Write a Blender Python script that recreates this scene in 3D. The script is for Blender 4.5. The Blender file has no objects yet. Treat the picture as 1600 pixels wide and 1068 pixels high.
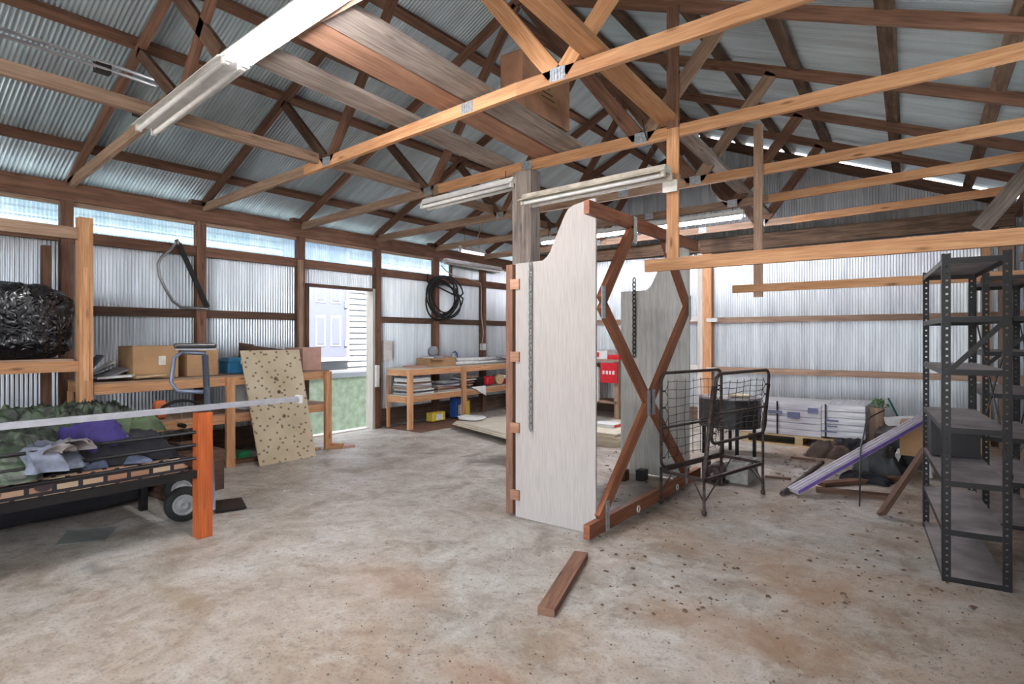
import bpy, math, random
from mathutils import Vector, Matrix, noise
PI = math.pi
scene = bpy.context.scene
COL = scene.collection

# ------------------------------------------------------------------ camera, sky, sun, exposure
F, YAW, EYE, HV = 900.0, math.radians(37.1), 1.35, 527.0
cam_d = bpy.data.cameras.new('camera')
cam_d.sensor_width = 36.0
cam_d.lens = 36.0 * F / 1600.0
cam_d.shift_y = -(534.0 - HV) / 1600.0
cam_d.clip_start = 0.02
cam = bpy.data.objects.new('camera', cam_d)
cam.location = (0, 0, EYE)
cam.rotation_euler = (PI / 2, 0, YAW)
COL.objects.link(cam)
scene.camera = cam

world = bpy.data.worlds.new('sky'); scene.world = world
world.use_nodes = True
wn = world.node_tree; wn.nodes.clear()
bg = wn.nodes.new('ShaderNodeBackground'); wo = wn.nodes.new('ShaderNodeOutputWorld')
bg.inputs[0].default_value = (0.86, 0.93, 1.0, 1); bg.inputs[1].default_value = 3.6
wn.links.new(bg.outputs[0], wo.inputs[0])

sun_d = bpy.data.lights.new('sun', 'SUN'); sun_d.energy = 10.0; sun_d.angle = math.radians(3)
sun_d.color = (1.0, 0.96, 0.9)
sun = bpy.data.objects.new('sun', sun_d); COL.objects.link(sun)
sun.rotation_euler = Vector((0.50, -0.02, 0.87)).to_track_quat('Z', 'Y').to_euler()

vs = scene.view_settings
vs.view_transform = 'Standard'; vs.look = 'None'; vs.gamma = 1.0; vs.use_curve_mapping = False
vs.exposure = 1.55
scene.cycles.max_bounces = 8; scene.cycles.diffuse_bounces = 5; scene.cycles.glossy_bounces = 3
scene.cycles.transparent_max_bounces = 10; scene.cycles.transmission_bounces = 4
scene.cycles.use_denoising = True
scene.cycles.sample_clamp_indirect = 6.0
scene.cycles.caustics_reflective = False; scene.cycles.caustics_refractive = False

# ------------------------------------------------------------------ survey: a direction of sight met with a known plane
_s, _c = math.sin(YAW), math.cos(YAW)
def ray(u, v):
    a = u - 800.0
    return (-_s * F + _c * a, _c * F + _s * a, HV - v)
def on_x(u, v, x):
    r = ray(u, v); t = x / r[0]; return Vector((x, r[1] * t, EYE + r[2] * t))
def on_y(u, v, y):
    r = ray(u, v); t = y / r[1]; return Vector((r[0] * t, y, EYE + r[2] * t))
def on_z(u, v, z):
    r = ray(u, v); t = (z - EYE) / r[2]; return Vector((r[0] * t, r[1] * t, z))

# ------------------------------------------------------------------ materials
MATS = {}
def new_mat(name):
    m = bpy.data.materials.new(name); m.use_nodes = True
    nt = m.node_tree; b = nt.nodes['Principled BSDF']
    MATS[name] = m
    return m, nt, b
def N(nt, t, **k):
    n = nt.nodes.new(t)
    for a, v in k.items():
        if a.startswith('i_'): n.inputs[a[2:].replace('_', ' ')].default_value = v
        elif a[0] == 'n' and a[1:].isdigit(): n.inputs[int(a[1:])].default_value = v
        else: setattr(n, a, v)
    return n
def ramp(nt, fac, stops):
    r = nt.nodes.new('ShaderNodeValToRGB'); e = r.color_ramp.elements
    e[0].position, e[0].color = stops[0][0], (*stops[0][1], 1)
    e[1].position, e[1].color = stops[-1][0], (*stops[-1][1], 1)
    for p, c in stops[1:-1]:
        x = e.new(p); x.color = (*c, 1)
    nt.links.new(fac, r.inputs[0]); return r.outputs[0]
def mix(nt, f, a, b, blend='MIX'):
    m = nt.nodes.new('ShaderNodeMix'); m.data_type = 'RGBA'; m.blend_type = blend
    for i, v in ((0, f), (6, a), (7, b)):
        if hasattr(v, 'links'): nt.links.new(v, m.inputs[i])
        else: m.inputs[i].default_value = v if i == 0 else (*v, 1)
    return m.outputs[2]
def sc(c, k): return tuple(min(1, x * k) for x in c)
def bump(nt, b, h, strength=0.3, dist=0.01):
    n = N(nt, 'ShaderNodeBump', i_Strength=strength, i_Distance=dist)
    nt.links.new(h, n.inputs['Height']); nt.links.new(n.outputs[0], b.inputs['Normal'])

def wood(name, dark, light, rough=0.75, knots=0.5, grime=0.35):
    """board wood; the grain runs along U, measured in metres"""
    m, nt, b = new_mat(name)
    uv = N(nt, 'ShaderNodeUVMap'); oi = N(nt, 'ShaderNodeObjectInfo')
    off = N(nt, 'ShaderNodeVectorMath', operation='ADD')
    sca = N(nt, 'ShaderNodeVectorMath', operation='SCALE'); sca.inputs[3].default_value = 37.0
    cmb = N(nt, 'ShaderNodeCombineXYZ')
    for i in range(3): nt.links.new(oi.outputs['Random'], cmb.inputs[i])
    nt.links.new(cmb.outputs[0], sca.inputs[0]); nt.links.new(uv.outputs[0], off.inputs[0]); nt.links.new(sca.outputs[0], off.inputs[1])
    mp = N(nt, 'ShaderNodeMapping'); mp.inputs['Scale'].default_value = (1.6, 26, 1)
    nt.links.new(off.outputs[0], mp.inputs[0])
    n1 = N(nt, 'ShaderNodeTexNoise', i_Scale=1.0, i_Detail=4.0, i_Distortion=0.9)
    nt.links.new(mp.outputs[0], n1.inputs['Vector'])
    mp2 = N(nt, 'ShaderNodeMapping'); mp2.inputs['Scale'].default_value = (6, 140, 1)
    nt.links.new(off.outputs[0], mp2.inputs[0])
    n2 = N(nt, 'ShaderNodeTexNoise', i_Scale=1.0, i_Detail=2.0)
    nt.links.new(mp2.outputs[0], n2.inputs['Vector'])
    c = ramp(nt, n1.outputs[0], [(0.30, dark), (0.5, tuple((x + y) / 2 for x, y in zip(dark, light))), (0.68, light)])
    c = mix(nt, 0.25, c, ramp(nt, n2.outputs[0], [(0.35, sc(dark, 0.6)), (0.6, sc(light, 1.1))]))
    # knots
    mp3 = N(nt, 'ShaderNodeMapping'); mp3.inputs['Scale'].default_value = (2.2, 9, 1)
    nt.links.new(off.outputs[0], mp3.inputs[0])
    vo = N(nt, 'ShaderNodeTexVoronoi', i_Scale=1.0); nt.links.new(mp3.outputs[0], vo.inputs['Vector'])
    kf = ramp(nt, vo.outputs['Distance'], [(0.05, (knots,) * 3), (0.14, (0, 0, 0))])
    c = mix(nt, kf, c, sc(dark, 0.35))
    # broad weathering patches
    n3 = N(nt, 'ShaderNodeTexNoise', i_Scale=2.3, i_Detail=3.0); nt.links.new(off.outputs[0], n3.inputs['Vector'])
    gf = ramp(nt, n3.outputs[0], [(0.45, (0, 0, 0)), (0.75, (grime,) * 3)])
    c = mix(nt, gf, c, sc(dark, 0.5))
    tone = N(nt, 'ShaderNodeHueSaturation')
    mr = N(nt, 'ShaderNodeMapRange'); mr.inputs['To Min'].default_value = 0.78; mr.inputs['To Max'].default_value = 1.15
    nt.links.new(oi.outputs['Random'], mr.inputs[0]); nt.links.new(mr.outputs[0], tone.inputs['Value']); nt.links.new(c, tone.inputs['Color'])
    nt.links.new(tone.outputs[0], b.inputs['Base Color'])
    b.inputs['Roughness'].default_value = rough
    b.inputs['Specular IOR Level'].default_value = 0.25
    bump(nt, b, n2.outputs[0], 0.25, 0.004)
    return m
wood('fresh_pine', (0.50, 0.225, 0.10), (0.77, 0.44, 0.24), knots=0.8, grime=0.12)
wood('aged_pine', (0.27, 0.165, 0.115), (0.52, 0.36, 0.26), knots=0.6)
wood('brown_lumber', (0.125, 0.062, 0.042), (0.29, 0.155, 0.105), knots=0.7)
wood('dark_lumber', (0.075, 0.042, 0.03), (0.20, 0.115, 0.08), grime=0.5)
wood('rough_log', (0.06, 0.037, 0.026), (0.26, 0.165, 0.11), grime=0.7)
wood('grey_board', (0.19, 0.15, 0.13), (0.48, 0.41, 0.37), grime=0.5)
wood('reddish_board', (0.33, 0.16, 0.10), (0.55, 0.32, 0.22), knots=0.2)
wood('red_stained', (0.20, 0.065, 0.035), (0.42, 0.165, 0.09), rough=0.5, knots=0.4)
wood('orange_stained', (0.30, 0.06, 0.018), (0.50, 0.13, 0.04), rough=0.4, knots=0.4)
wood('whitewash', (0.52, 0.47, 0.42), (0.74, 0.69, 0.64), knots=0.15, grime=0.15)
wood('painted_panel', (0.525, 0.485, 0.46), (0.555, 0.515, 0.49), knots=0.0, grime=0.06)
wood('grey_panel', (0.36, 0.37, 0.36), (0.55, 0.56, 0.54), knots=0.0, grime=0.55)
wood('bare_plywood', (0.58, 0.47, 0.33), (0.74, 0.63, 0.47), knots=0.1, grime=0.15)
wood('pale_sheet', (0.60, 0.54, 0.44), (0.78, 0.72, 0.60), knots=0.0, grime=0.2)
wood('pallet_wood', (0.52, 0.38, 0.20), (0.74, 0.57, 0.34), knots=0.3)
wood('treated_skirt', (0.10, 0.062, 0.045), (0.23, 0.16, 0.125), grime=0.6)

def plain(name, col, rough=0.6, metal=0.0, var=0.12, scale=14.0, bmp=0.0, spec=0.4, obj=True):
    m, nt, b = new_mat(name)
    tc = N(nt, 'ShaderNodeTexCoord'); n = N(nt, 'ShaderNodeTexNoise', i_Scale=scale, i_Detail=4.0)
    nt.links.new(tc.outputs['Object'], n.inputs['Vector'])
    c = ramp(nt, n.outputs[0], [(0.3, sc(col, 1 - var)), (0.7, sc(col, 1 + var))])
    nt.links.new(c, b.inputs['Base Color'])
    b.inputs['Roughness'].default_value = rough; b.inputs['Metallic'].default_value = metal
    b.inputs['Specular IOR Level'].default_value = spec
    if bmp: bump(nt, b, n.outputs[0], bmp, 0.02)
    return m
plain('white_enamel', (0.80, 0.79, 0.78), 0.35)
plain('dirty_enamel', (0.62, 0.57, 0.48), 0.6, var=0.35, scale=9)
plain('black_steel', (0.011, 0.010, 0.011), 0.42, 0.3, spec=0.5)
plain('shelf_deck', (0.42, 0.39, 0.40), 0.5, 0.5, var=0.3, scale=6)
plain('rusty_tube', (0.075, 0.055, 0.05), 0.55, 0.5, var=0.45, scale=30)
plain('galvanised_plate', (0.46, 0.50, 0.55), 0.45, 0.7, var=0.3, scale=60)
plain('blue_grey_tube', (0.15, 0.17, 0.23), 0.35, 0.4)
plain('black_vinyl', (0.02, 0.02, 0.024), 0.4, spec=0.6)
plain('black_rubber', (0.012, 0.012, 0.013), 0.75)
plain('grey_vinyl', (0.30, 0.31, 0.34), 0.5)
plain('rim_paint', (0.26, 0.26, 0.27), 0.45, 0.1)
plain('aluminium', (0.62, 0.62, 0.68), 0.32, 0.6)
plain('vinyl_rail', (0.62, 0.58, 0.62), 0.45, 0.1)
plain('violet_edge', (0.20, 0.12, 0.42), 0.45)
plain('cardboard', (0.45, 0.27, 0.14), 0.85, var=0.12, scale=5)
plain('cardboard_pale', (0.56, 0.40, 0.24), 0.85, var=0.1, scale=5)
plain('cardboard_old', (0.50, 0.27, 0.17), 0.9, var=0.35, scale=4)
plain('pink_carton', (0.55, 0.33, 0.27), 0.8)
plain('paper', (0.72, 0.72, 0.72), 0.8, var=0.1)
plain('dark_print', (0.10, 0.10, 0.12), 0.7, var=0.4)
plain('blue_plastic', (0.04, 0.20, 0.38), 0.4)
plain('navy_plastic', (0.03, 0.09, 0.32), 0.4)
plain('yellow_plastic', (0.62, 0.46, 0.05), 0.45)
plain('green_plastic', (0.02, 0.26, 0.10), 0.45)
plain('teal_plastic', (0.03, 0.22, 0.20), 0.5)
plain('red_plastic', (0.55, 0.02, 0.03), 0.4)
plain('orange_plastic', (0.62, 0.15, 0.06), 0.5)
plain('amber_sheet', (0.65, 0.36, 0.12), 0.6)
plain('wicker', (0.45, 0.33, 0.18), 0.8, var=0.4, scale=60)
plain('purple_cloth', (0.05, 0.035, 0.17), 0.9, scale=30)
plain('black_cloth', (0.022, 0.022, 0.028), 0.95, scale=30)
plain('charcoal_cloth', (0.06, 0.065, 0.07), 0.95, scale=20)
plain('denim_cloth', (0.08, 0.095, 0.15), 0.95, var=0.3, scale=30)
plain('light_denim', (0.16, 0.175, 0.23), 0.95, var=0.3, scale=24)
plain('taupe_cloth', (0.20, 0.175, 0.17), 0.95, var=0.2)
plain('brown_cloth', (0.075, 0.05, 0.04), 0.95, var=0.3)
plain('sage_cloth', (0.09, 0.125, 0.07), 0.95, var=0.3)
plain('camo_tarp', (0.055, 0.085, 0.050), 0.55, var=0.9, scale=7, bmp=0.4)
plain('concrete_block', (0.40, 0.39, 0.37), 0.95, var=0.2, scale=30, bmp=0.3)
plain('black_hose', (0.015, 0.017, 0.017), 0.45)
plain('beige_wire', (0.50, 0.42, 0.32), 0.6)
plain('chain_steel', (0.30, 0.30, 0.30), 0.4, 0.8)
plain('dark_chain', (0.07, 0.065, 0.06), 0.5, 0.7)
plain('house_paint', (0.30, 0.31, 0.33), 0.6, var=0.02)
plain('house_door_paint', (0.12, 0.13, 0.20), 0.5, var=0.02)
plain('trim_line', (0.10, 0.08, 0.12), 0.6)
plain('dry_leaf', (0.12, 0.07, 0.04), 0.9, var=0.5, scale=9)
plain('white_litter', (0.74, 0.74, 0.72), 0.8)
plain('foliage', (0.10, 0.22, 0.06), 0.7, var=0.4)
plain('label_white', (0.74, 0.72, 0.68), 0.7)
plain('navy_ink', (0.16, 0.17, 0.30), 0.6)
plain('red_ink', (0.50, 0.03, 0.04), 0.6)
plain('dirt', (0.15, 0.115, 0.085), 1.0, var=0.5, scale=22, bmp=0.4)

def crinkle_plastic():
    m, nt, b = new_mat('bin_bag_plastic')
    tc = N(nt, 'ShaderNodeTexCoord')
    n = N(nt, 'ShaderNodeTexNoise', i_Scale=11.0, i_Detail=8.0, i_Roughness=0.66, i_Distortion=1.9)
    n.noise_type = 'RIDGED_MULTIFRACTAL' if 'RIDGED_MULTIFRACTAL' in [e.identifier for e in n.bl_rna.properties['noise_type'].enum_items] else 'FBM'
    nt.links.new(tc.outputs['Object'], n.inputs['Vector'])
    b.inputs['Base Color'].default_value = (0.008, 0.008, 0.011, 1); b.inputs['Roughness'].default_value = 0.2
    b.inputs['Specular IOR Level'].default_value = 0.7
    bump(nt, b, n.outputs[0], 0.8, 0.05)
crinkle_plastic()

def camo(name):
    m, nt, b = new_mat(name)
    tc = N(nt, 'ShaderNodeTexCoord')
    n = N(nt, 'ShaderNodeTexNoise', i_Scale=6.5, i_Detail=6.0, i_Distortion=1.2); nt.links.new(tc.outputs['Object'], n.inputs['Vector'])
    w = N(nt, 'ShaderNodeTexNoise', i_Scale=40.0, i_Detail=2.0); nt.links.new(tc.outputs['Object'], w.inputs['Vector'])
    c = ramp(nt, n.outputs[0], [(0.40, (0.006, 0.008, 0.006)), (0.48, (0.020, 0.030, 0.020)), (0.54, (0.065, 0.090, 0.060)), (0.62, (0.030, 0.055, 0.022))])
    nt.links.new(c, b.inputs['Base Color']); b.inputs['Roughness'].default_value = 0.5
    bump(nt, b, w.outputs[0], 0.3, 0.01)
camo('camouflage_tarp')

def mattress_mat():
    m, nt, b = new_mat('patterned_ticking')
    uv = N(nt, 'ShaderNodeUVMap')
    mp = N(nt, 'ShaderNodeMapping'); mp.inputs['Scale'].default_value = (4.0, 5.0, 1); nt.links.new(uv.outputs[0], mp.inputs[0])
    br = N(nt, 'ShaderNodeTexBrick', i_Scale=1.0); br.inputs['Mortar Size'].default_value = 0.05
    br.inputs['Color1'].default_value = (0.60, 0.45, 0.31, 1); br.inputs['Color2'].default_value = (0.42, 0.20, 0.12, 1); br.inputs['Mortar'].default_value = (0.03, 0.025, 0.03, 1)
    nt.links.new(mp.outputs[0], br.inputs['Vector'])
    v = N(nt, 'ShaderNodeTexVoronoi', i_Scale=1.3); nt.links.new(mp.outputs[0], v.inputs['Vector'])
    f = ramp(nt, v.outputs['Distance'], [(0.28, (1, 1, 1)), (0.31, (0, 0, 0))])
    c = mix(nt, f, br.outputs[0], (0.06, 0.04, 0.05))
    nt.links.new(c, b.inputs['Base Color']); b.inputs['Roughness'].default_value = 0.9
mattress_mat()

def corrugated_mat(name, base, metal, rough, stain=0.4, warm=(0.45, 0.40, 0.36)):
    m, nt, b = new_mat(name)
    uv = N(nt, 'ShaderNodeUVMap')
    sp = N(nt, 'ShaderNodeSeparateXYZ'); nt.links.new(uv.outputs[0], sp.inputs[0])
    # each sheet about 0.66 m wide has a shade of its own
    d = N(nt, 'ShaderNodeMath', operation='DIVIDE', n1=0.66); nt.links.new(sp.outputs[0], d.inputs[0])
    fl = N(nt, 'ShaderNodeMath', operation='FLOOR'); nt.links.new(d.outputs[0], fl.inputs[0])
    wn_ = N(nt, 'ShaderNodeTexWhiteNoise', noise_dimensions='1D'); nt.links.new(fl.outputs[0], wn_.inputs['W'])
    mp = N(nt, 'ShaderNodeMapping'); mp.inputs['Scale'].default_value = (9, 0.8, 1); nt.links.new(uv.outputs[0], mp.inputs[0])
    n = N(nt, 'ShaderNodeTexNoise', i_Scale=1.0, i_Detail=5.0, i_Roughness=0.6); nt.links.new(mp.outputs[0], n.inputs['Vector'])
    n2 = N(nt, 'ShaderNodeTexNoise', i_Scale=1.1, i_Detail=4.0); nt.links.new(uv.outputs[0], n2.inputs['Vector'])
    c = ramp(nt, n.outputs[0], [(0.28, sc(base, 0.72)), (0.72, sc(base, 1.12))])
    c = mix(nt, 0.16, c, wn_.outputs['Value'], 'MULTIPLY')
    f = ramp(nt, n2.outputs[0], [(0.5, (0, 0, 0)), (0.75, (stain,) * 3)])
    c = mix(nt, f, c, warm)
    nt.links.new(c, b.inputs['Base Color'])
    b.inputs['Metallic'].default_value = metal; b.inputs['Roughness'].default_value = rough
    n3 = N(nt, 'ShaderNodeTexNoise', i_Scale=50.0, i_Detail=2.0); nt.links.new(uv.outputs[0], n3.inputs['Vector'])
    bump(nt, b, n3.outputs[0], 0.08, 0.003)
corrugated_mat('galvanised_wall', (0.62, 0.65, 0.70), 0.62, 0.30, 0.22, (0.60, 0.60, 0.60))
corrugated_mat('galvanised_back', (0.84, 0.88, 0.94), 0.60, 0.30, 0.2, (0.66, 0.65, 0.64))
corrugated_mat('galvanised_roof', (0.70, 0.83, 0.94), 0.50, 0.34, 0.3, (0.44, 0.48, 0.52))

def translucent():
    m, nt, b = new_mat('fibreglass_panel')
    nt.nodes.remove(b)
    out = nt.nodes['Material Output']
    uv = N(nt, 'ShaderNodeUVMap')
    mp = N(nt, 'ShaderNodeMapping'); mp.inputs['Scale'].default_value = (6, 1.5, 1); nt.links.new(uv.outputs[0], mp.inputs[0])
    n = N(nt, 'ShaderNodeTexNoise', i_Scale=1.0, i_Detail=4.0); nt.links.new(mp.outputs[0], n.inputs['Vector'])
    c = ramp(nt, n.outputs[0], [(0.3, (0.42, 0.58, 0.66)), (0.7, (0.66, 0.78, 0.80))])
    tr = N(nt, 'ShaderNodeBsdfTransparent'); tl = N(nt, 'ShaderNodeBsdfTranslucent'); df = N(nt, 'ShaderNodeBsdfGlossy'); df.inputs['Roughness'].default_value = 0.25
    nt.links.new(c, tr.inputs[0]); nt.links.new(c, tl.inputs[0])
    m1 = N(nt, 'ShaderNodeMixShader'); m1.inputs[0].default_value = 0.55
    nt.links.new(tr.outputs[0], m1.inputs[1]); nt.links.new(tl.outputs[0], m1.inputs[2])
    m2 = N(nt, 'ShaderNodeMixShader'); m2.inputs[0].default_value = 0.08
    nt.links.new(m1.outputs[0], m2.inputs[1]); nt.links.new(df.outputs[0], m2.inputs[2])
    nt.links.new(m2.outputs[0], out.inputs[0])
translucent()
plain('opal_panel', (0.8, 0.84, 0.84), 0.6)  # diffuser for the added strip in the right wall
MATS['opal_panel'].node_tree.nodes['Principled BSDF'].inputs['Alpha'].default_value = 1
m_ = MATS['opal_panel']; nt_ = m_.node_tree; tl_ = nt_.nodes.new('ShaderNodeBsdfTranslucent'); tl_.inputs[0].default_value = (.85, .9, .9, 1); nt_.links.new(tl_.outputs[0], nt_.nodes['Material Output'].inputs[0])
def clear_sheet():
    m, nt, b = new_mat('clear_acrylic')
    nt.nodes.remove(b); out = nt.nodes['Material Output']
    tr = N(nt, 'ShaderNodeBsdfTransparent'); tr.inputs[0].default_value = (0.75, 0.8, 0.8, 1)
    g = N(nt, 'ShaderNodeBsdfGlossy'); g.inputs['Roughness'].default_value = 0.12
    mm = N(nt, 'ShaderNodeMixShader'); mm.inputs[0].default_value = 0.12
    nt.links.new(tr.outputs[0], mm.inputs[1]); nt.links.new(g.outputs[0], mm.inputs[2])
    df = N(nt, 'ShaderNodeBsdfDiffuse'); df.inputs[0].default_value = (.7, .72, .72, 1); m3 = N(nt, 'ShaderNodeMixShader'); m3.inputs[0].default_value = 0.2
    nt.links.new(mm.outputs[0], m3.inputs[1]); nt.links.new(df.outputs[0], m3.inputs[2]); nt.links.new(m3.outputs[0], out.inputs[0])
clear_sheet()
def glow(name, col, s):
    m, nt, b = new_mat(name)
    b.inputs['Base Color'].default_value = (0.9, 0.9, 0.9, 1)
    b.inputs['Emission Color'].default_value = (*col, 1); b.inputs['Emission Strength'].default_value = s
glow('lit_tube', (1.0, 0.97, 0.98), 55.0)
glow('lit_tube_cool', (0.95, 0.94, 1.0), 75.0)

glow('lit_tube_dim', (0.85, 0.75, 1.0), 3.0)
def floor_mat():
    m, nt, b = new_mat('stained_concrete')
    tc = N(nt, 'ShaderNodeTexCoord'); P = tc.outputs['Object']
    def nz(s, d=5.0, r=0.55, dist=0.0):
        n = N(nt, 'ShaderNodeTexNoise', i_Scale=s, i_Detail=d, i_Roughness=r, i_Distortion=dist); nt.links.new(P, n.inputs['Vector']); return n.outputs[0]
    big, mid, fine, grit = nz(0.55, 6, 0.6, 0.4), nz(2.6, 6, 0.65, 0.6), nz(16, 5, 0.7), nz(70, 3, 0.7)
    c = ramp(nt, mid, [(0.34, (0.29, 0.25, 0.21)), (0.5, (0.46, 0.425, 0.38)), (0.64, (0.60, 0.58, 0.545))])
    f = ramp(nt, big, [(0.44, (0, 0, 0)), (0.60, (0.72, 0.72, 0.72))])
    # rusty tan staining is heavier on the right-hand side of the slab
    sx = N(nt, 'ShaderNodeSeparateXYZ'); nt.links.new(P, sx.inputs[0])
    mr = N(nt, 'ShaderNodeMapRange'); mr.inputs['From Min'].default_value = -3.6; mr.inputs['From Max'].default_value = -1.2
    mr.inputs['To Min'].default_value = 0.22; mr.inputs['To Max'].default_value = 1.0
    nt.links.new(sx.outputs[0], mr.inputs[0])
    ff = N(nt, 'ShaderNodeMath', operation='MULTIPLY'); nt.links.new(f, ff.inputs[0]); nt.links.new(mr.outputs[0], ff.inputs[1])
    c = mix(nt, ff.outputs[0], c, (0.42, 0.27, 0.165))
    lt = ramp(nt, nz(7.0, 6, 0.75, 0.8), [(0.50, (0, 0, 0)), (0.66, (0.5, 0.5, 0.5))]); c = mix(nt, lt, c, (0.64, 0.62, 0.59))
    f2 = ramp(nt, fine, [(0.53, (0, 0, 0)), (0.68, (0.65, 0.65, 0.65))])
    c = mix(nt, f2, c, (0.22, 0.18, 0.15))
    f3 = ramp(nt, nz(4.5, 6, 0.75, 1.0), [(0.55, (0, 0, 0)), (0.68, (0.7, 0.7, 0.7))])
    c = mix(nt, f3, c, (0.30, 0.20, 0.135))
    f4 = ramp(nt, grit, [(0.57, (0, 0, 0)), (0.67, (0.8, 0.8, 0.8))])
    c = mix(nt, f4, c, (0.16, 0.12, 0.09))
    # individual rust-brown stains and darker patches
    for (x, y, rx, ry, k, col) in ((-3.72, 4.95, 0.62, 0.30, 0.85, (0.075, 0.055, 0.045)), (-3.98, 1.22, 0.20, 0.07, 0.5, (0.13, 0.12, 0.11)),
                                   (-3.2, 1.35, 0.30, 0.06, 0.35, (0.30, 0.22, 0.13)), (-1.55, 5.6, 0.5, 0.35, 0.6, (0.13, 0.11, 0.10)),
                                   (-0.62, 6.8, 1.1, 0.7, 0.6, (0.16, 0.12, 0.09)), (-3.45, 5.9, 0.5, 0.4, 0.5, (0.12, 0.10, 0.09)),
                                   (-2.2, 4.55, 0.42, 0.75, 0.7, (0.10, 0.085, 0.075)), (-0.35, 2.35, 0.25, 0.12, 0.4, (0.25, 0.15, 0.08)), (-0.80, 2.75, 0.45, 0.22, 0.55, (0.33, 0.18, 0.09)), (-0.62, 3.45, 0.30, 0.25, 0.4, (0.34, 0.20, 0.11)), (-2.45, 2.15, 0.40, 0.22, 0.35, (0.42, 0.25, 0.16)), (-1.45, 1.75, 0.30, 0.14, 0.4, (0.38, 0.20, 0.11)), (-1.35, 3.75, 0.5, 0.2, 0.4, (0.32, 0.19, 0.10))):
        mp = N(nt, 'ShaderNodeMapping'); mp.inputs['Location'].default_value = (-x / rx, -y / ry, 0); mp.inputs['Scale'].default_value = (1 / rx, 1 / ry, 0)
        nt.links.new(P, mp.inputs[0])
        ln = N(nt, 'ShaderNodeVectorMath', operation='LENGTH'); nt.links.new(mp.outputs[0], ln.inputs[0])
        ad = N(nt, 'ShaderNodeMath', operation='MULTIPLY_ADD', n1=1.7); nt.links.new(mid, ad.inputs[0]); nt.links.new(ln.outputs['Value'], ad.inputs[2])
        fk = ramp(nt, ad.outputs[0], [(0.0, (k,) * 3), (1.0, (k * 0.8,) * 3)])
        mr2 = N(nt, 'ShaderNodeMapRange'); mr2.inputs['From Min'].default_value = 1.35; mr2.inputs['From Max'].default_value = 2.1
        mr2.inputs['To Min'].default_value = k; mr2.inputs['To Max'].default_value = 0
        nt.links.new(ad.outputs[0], mr2.inputs[0])
        c = mix(nt, mr2.outputs[0], c, col)
    nt.links.new(c, b.inputs['Base Color'])
    r = ramp(nt, mid, [(0.3, (0.62,) * 3), (0.7, (0.38,) * 3)]); nt.links.new(r, b.inputs['Roughness'])
    b.inputs['Specular IOR Level'].default_value = 0.5
    bump(nt, b, fine, 0.3, 0.008)
floor_mat()
def ground_mat():
    m, nt, b = new_mat('mossy_ground')
    tc = N(nt, 'ShaderNodeTexCoord'); n = N(nt, 'ShaderNodeTexNoise', i_Scale=6.0, i_Detail=6.0); nt.links.new(tc.outputs['Object'], n.inputs['Vector'])
    nt.links.new(ramp(nt, n.outputs[0], [(0.3, (0.42, 0.42, 0.38)), (0.7, (0.66, 0.65, 0.62))]), b.inputs['Base Color']); b.inputs['Roughness'].default_value = 1
ground_mat()
def block_mat():
    m, nt, b = new_mat('mossy_block')
    tc = N(nt, 'ShaderNodeTexCoord'); n = N(nt, 'ShaderNodeTexNoise', i_Scale=9.0, i_Detail=6.0); nt.links.new(tc.outputs['Object'], n.inputs['Vector'])
    nt.links.new(ramp(nt, n.outputs[0], [(0.3, (0.27, 0.30, 0.24)), (0.55, (0.36, 0.44, 0.30)), (0.72, (0.46, 0.47, 0.44))]), b.inputs['Base Color']); b.inputs['Roughness'].default_value = 1
block_mat()
def speckled_ply():
    m, nt, b = new_mat('speckled_plywood')
    uv = N(nt, 'ShaderNodeUVMap')
    mp = N(nt, 'ShaderNodeMapping'); mp.inputs['Scale'].default_value = (14, 11, 1); nt.links.new(uv.outputs[0], mp.inputs[0])
    v = N(nt, 'ShaderNodeTexVoronoi', i_Scale=1.0, voronoi_dimensions='2D'); nt.links.new(mp.outputs[0], v.inputs['Vector'])
    n = N(nt, 'ShaderNodeTexNoise', i_Scale=3.0, i_Detail=5.0); nt.links.new(uv.outputs[0], n.inputs['Vector'])
    c = ramp(nt, n.outputs[0], [(0.3, (0.50, 0.40, 0.27)), (0.7, (0.66, 0.56, 0.41))])
    c = mix(nt, ramp(nt, v.outputs['Distance'], [(0.10, (0.85,) * 3), (0.20, (0, 0, 0))]), c, (0.13, 0.09, 0.06))
    nt.links.new(c, b.inputs['Base Color']); b.inputs['Roughness'].default_value = 0.85
speckled_ply()
def wrap_mat():
    m, nt, b = new_mat('shrink_wrapped_cartons')
    uv = N(nt, 'ShaderNodeUVMap')
    mp = N(nt, 'ShaderNodeMapping'); mp.inputs['Scale'].default_value = (1.2, 22, 1); nt.links.new(uv.outputs[0], mp.inputs[0])
    n = N(nt, 'ShaderNodeTexNoise', i_Scale=1.5, i_Detail=5.0, i_Distortion=0.5); nt.links.new(mp.outputs[0], n.inputs['Vector'])
    c = ramp(nt, n.outputs[0], [(0.32, (0.42, 0.40, 0.47)), (0.5, (0.66, 0.65, 0.70)), (0.7, (0.84, 0.84, 0.86))])
    nt.links.new(c, b.inputs['Base Color']); b.inputs['Roughness'].default_value = 0.3
    bump(nt, b, n.outputs[0], 0.3, 0.02)
wrap_mat()

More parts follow.
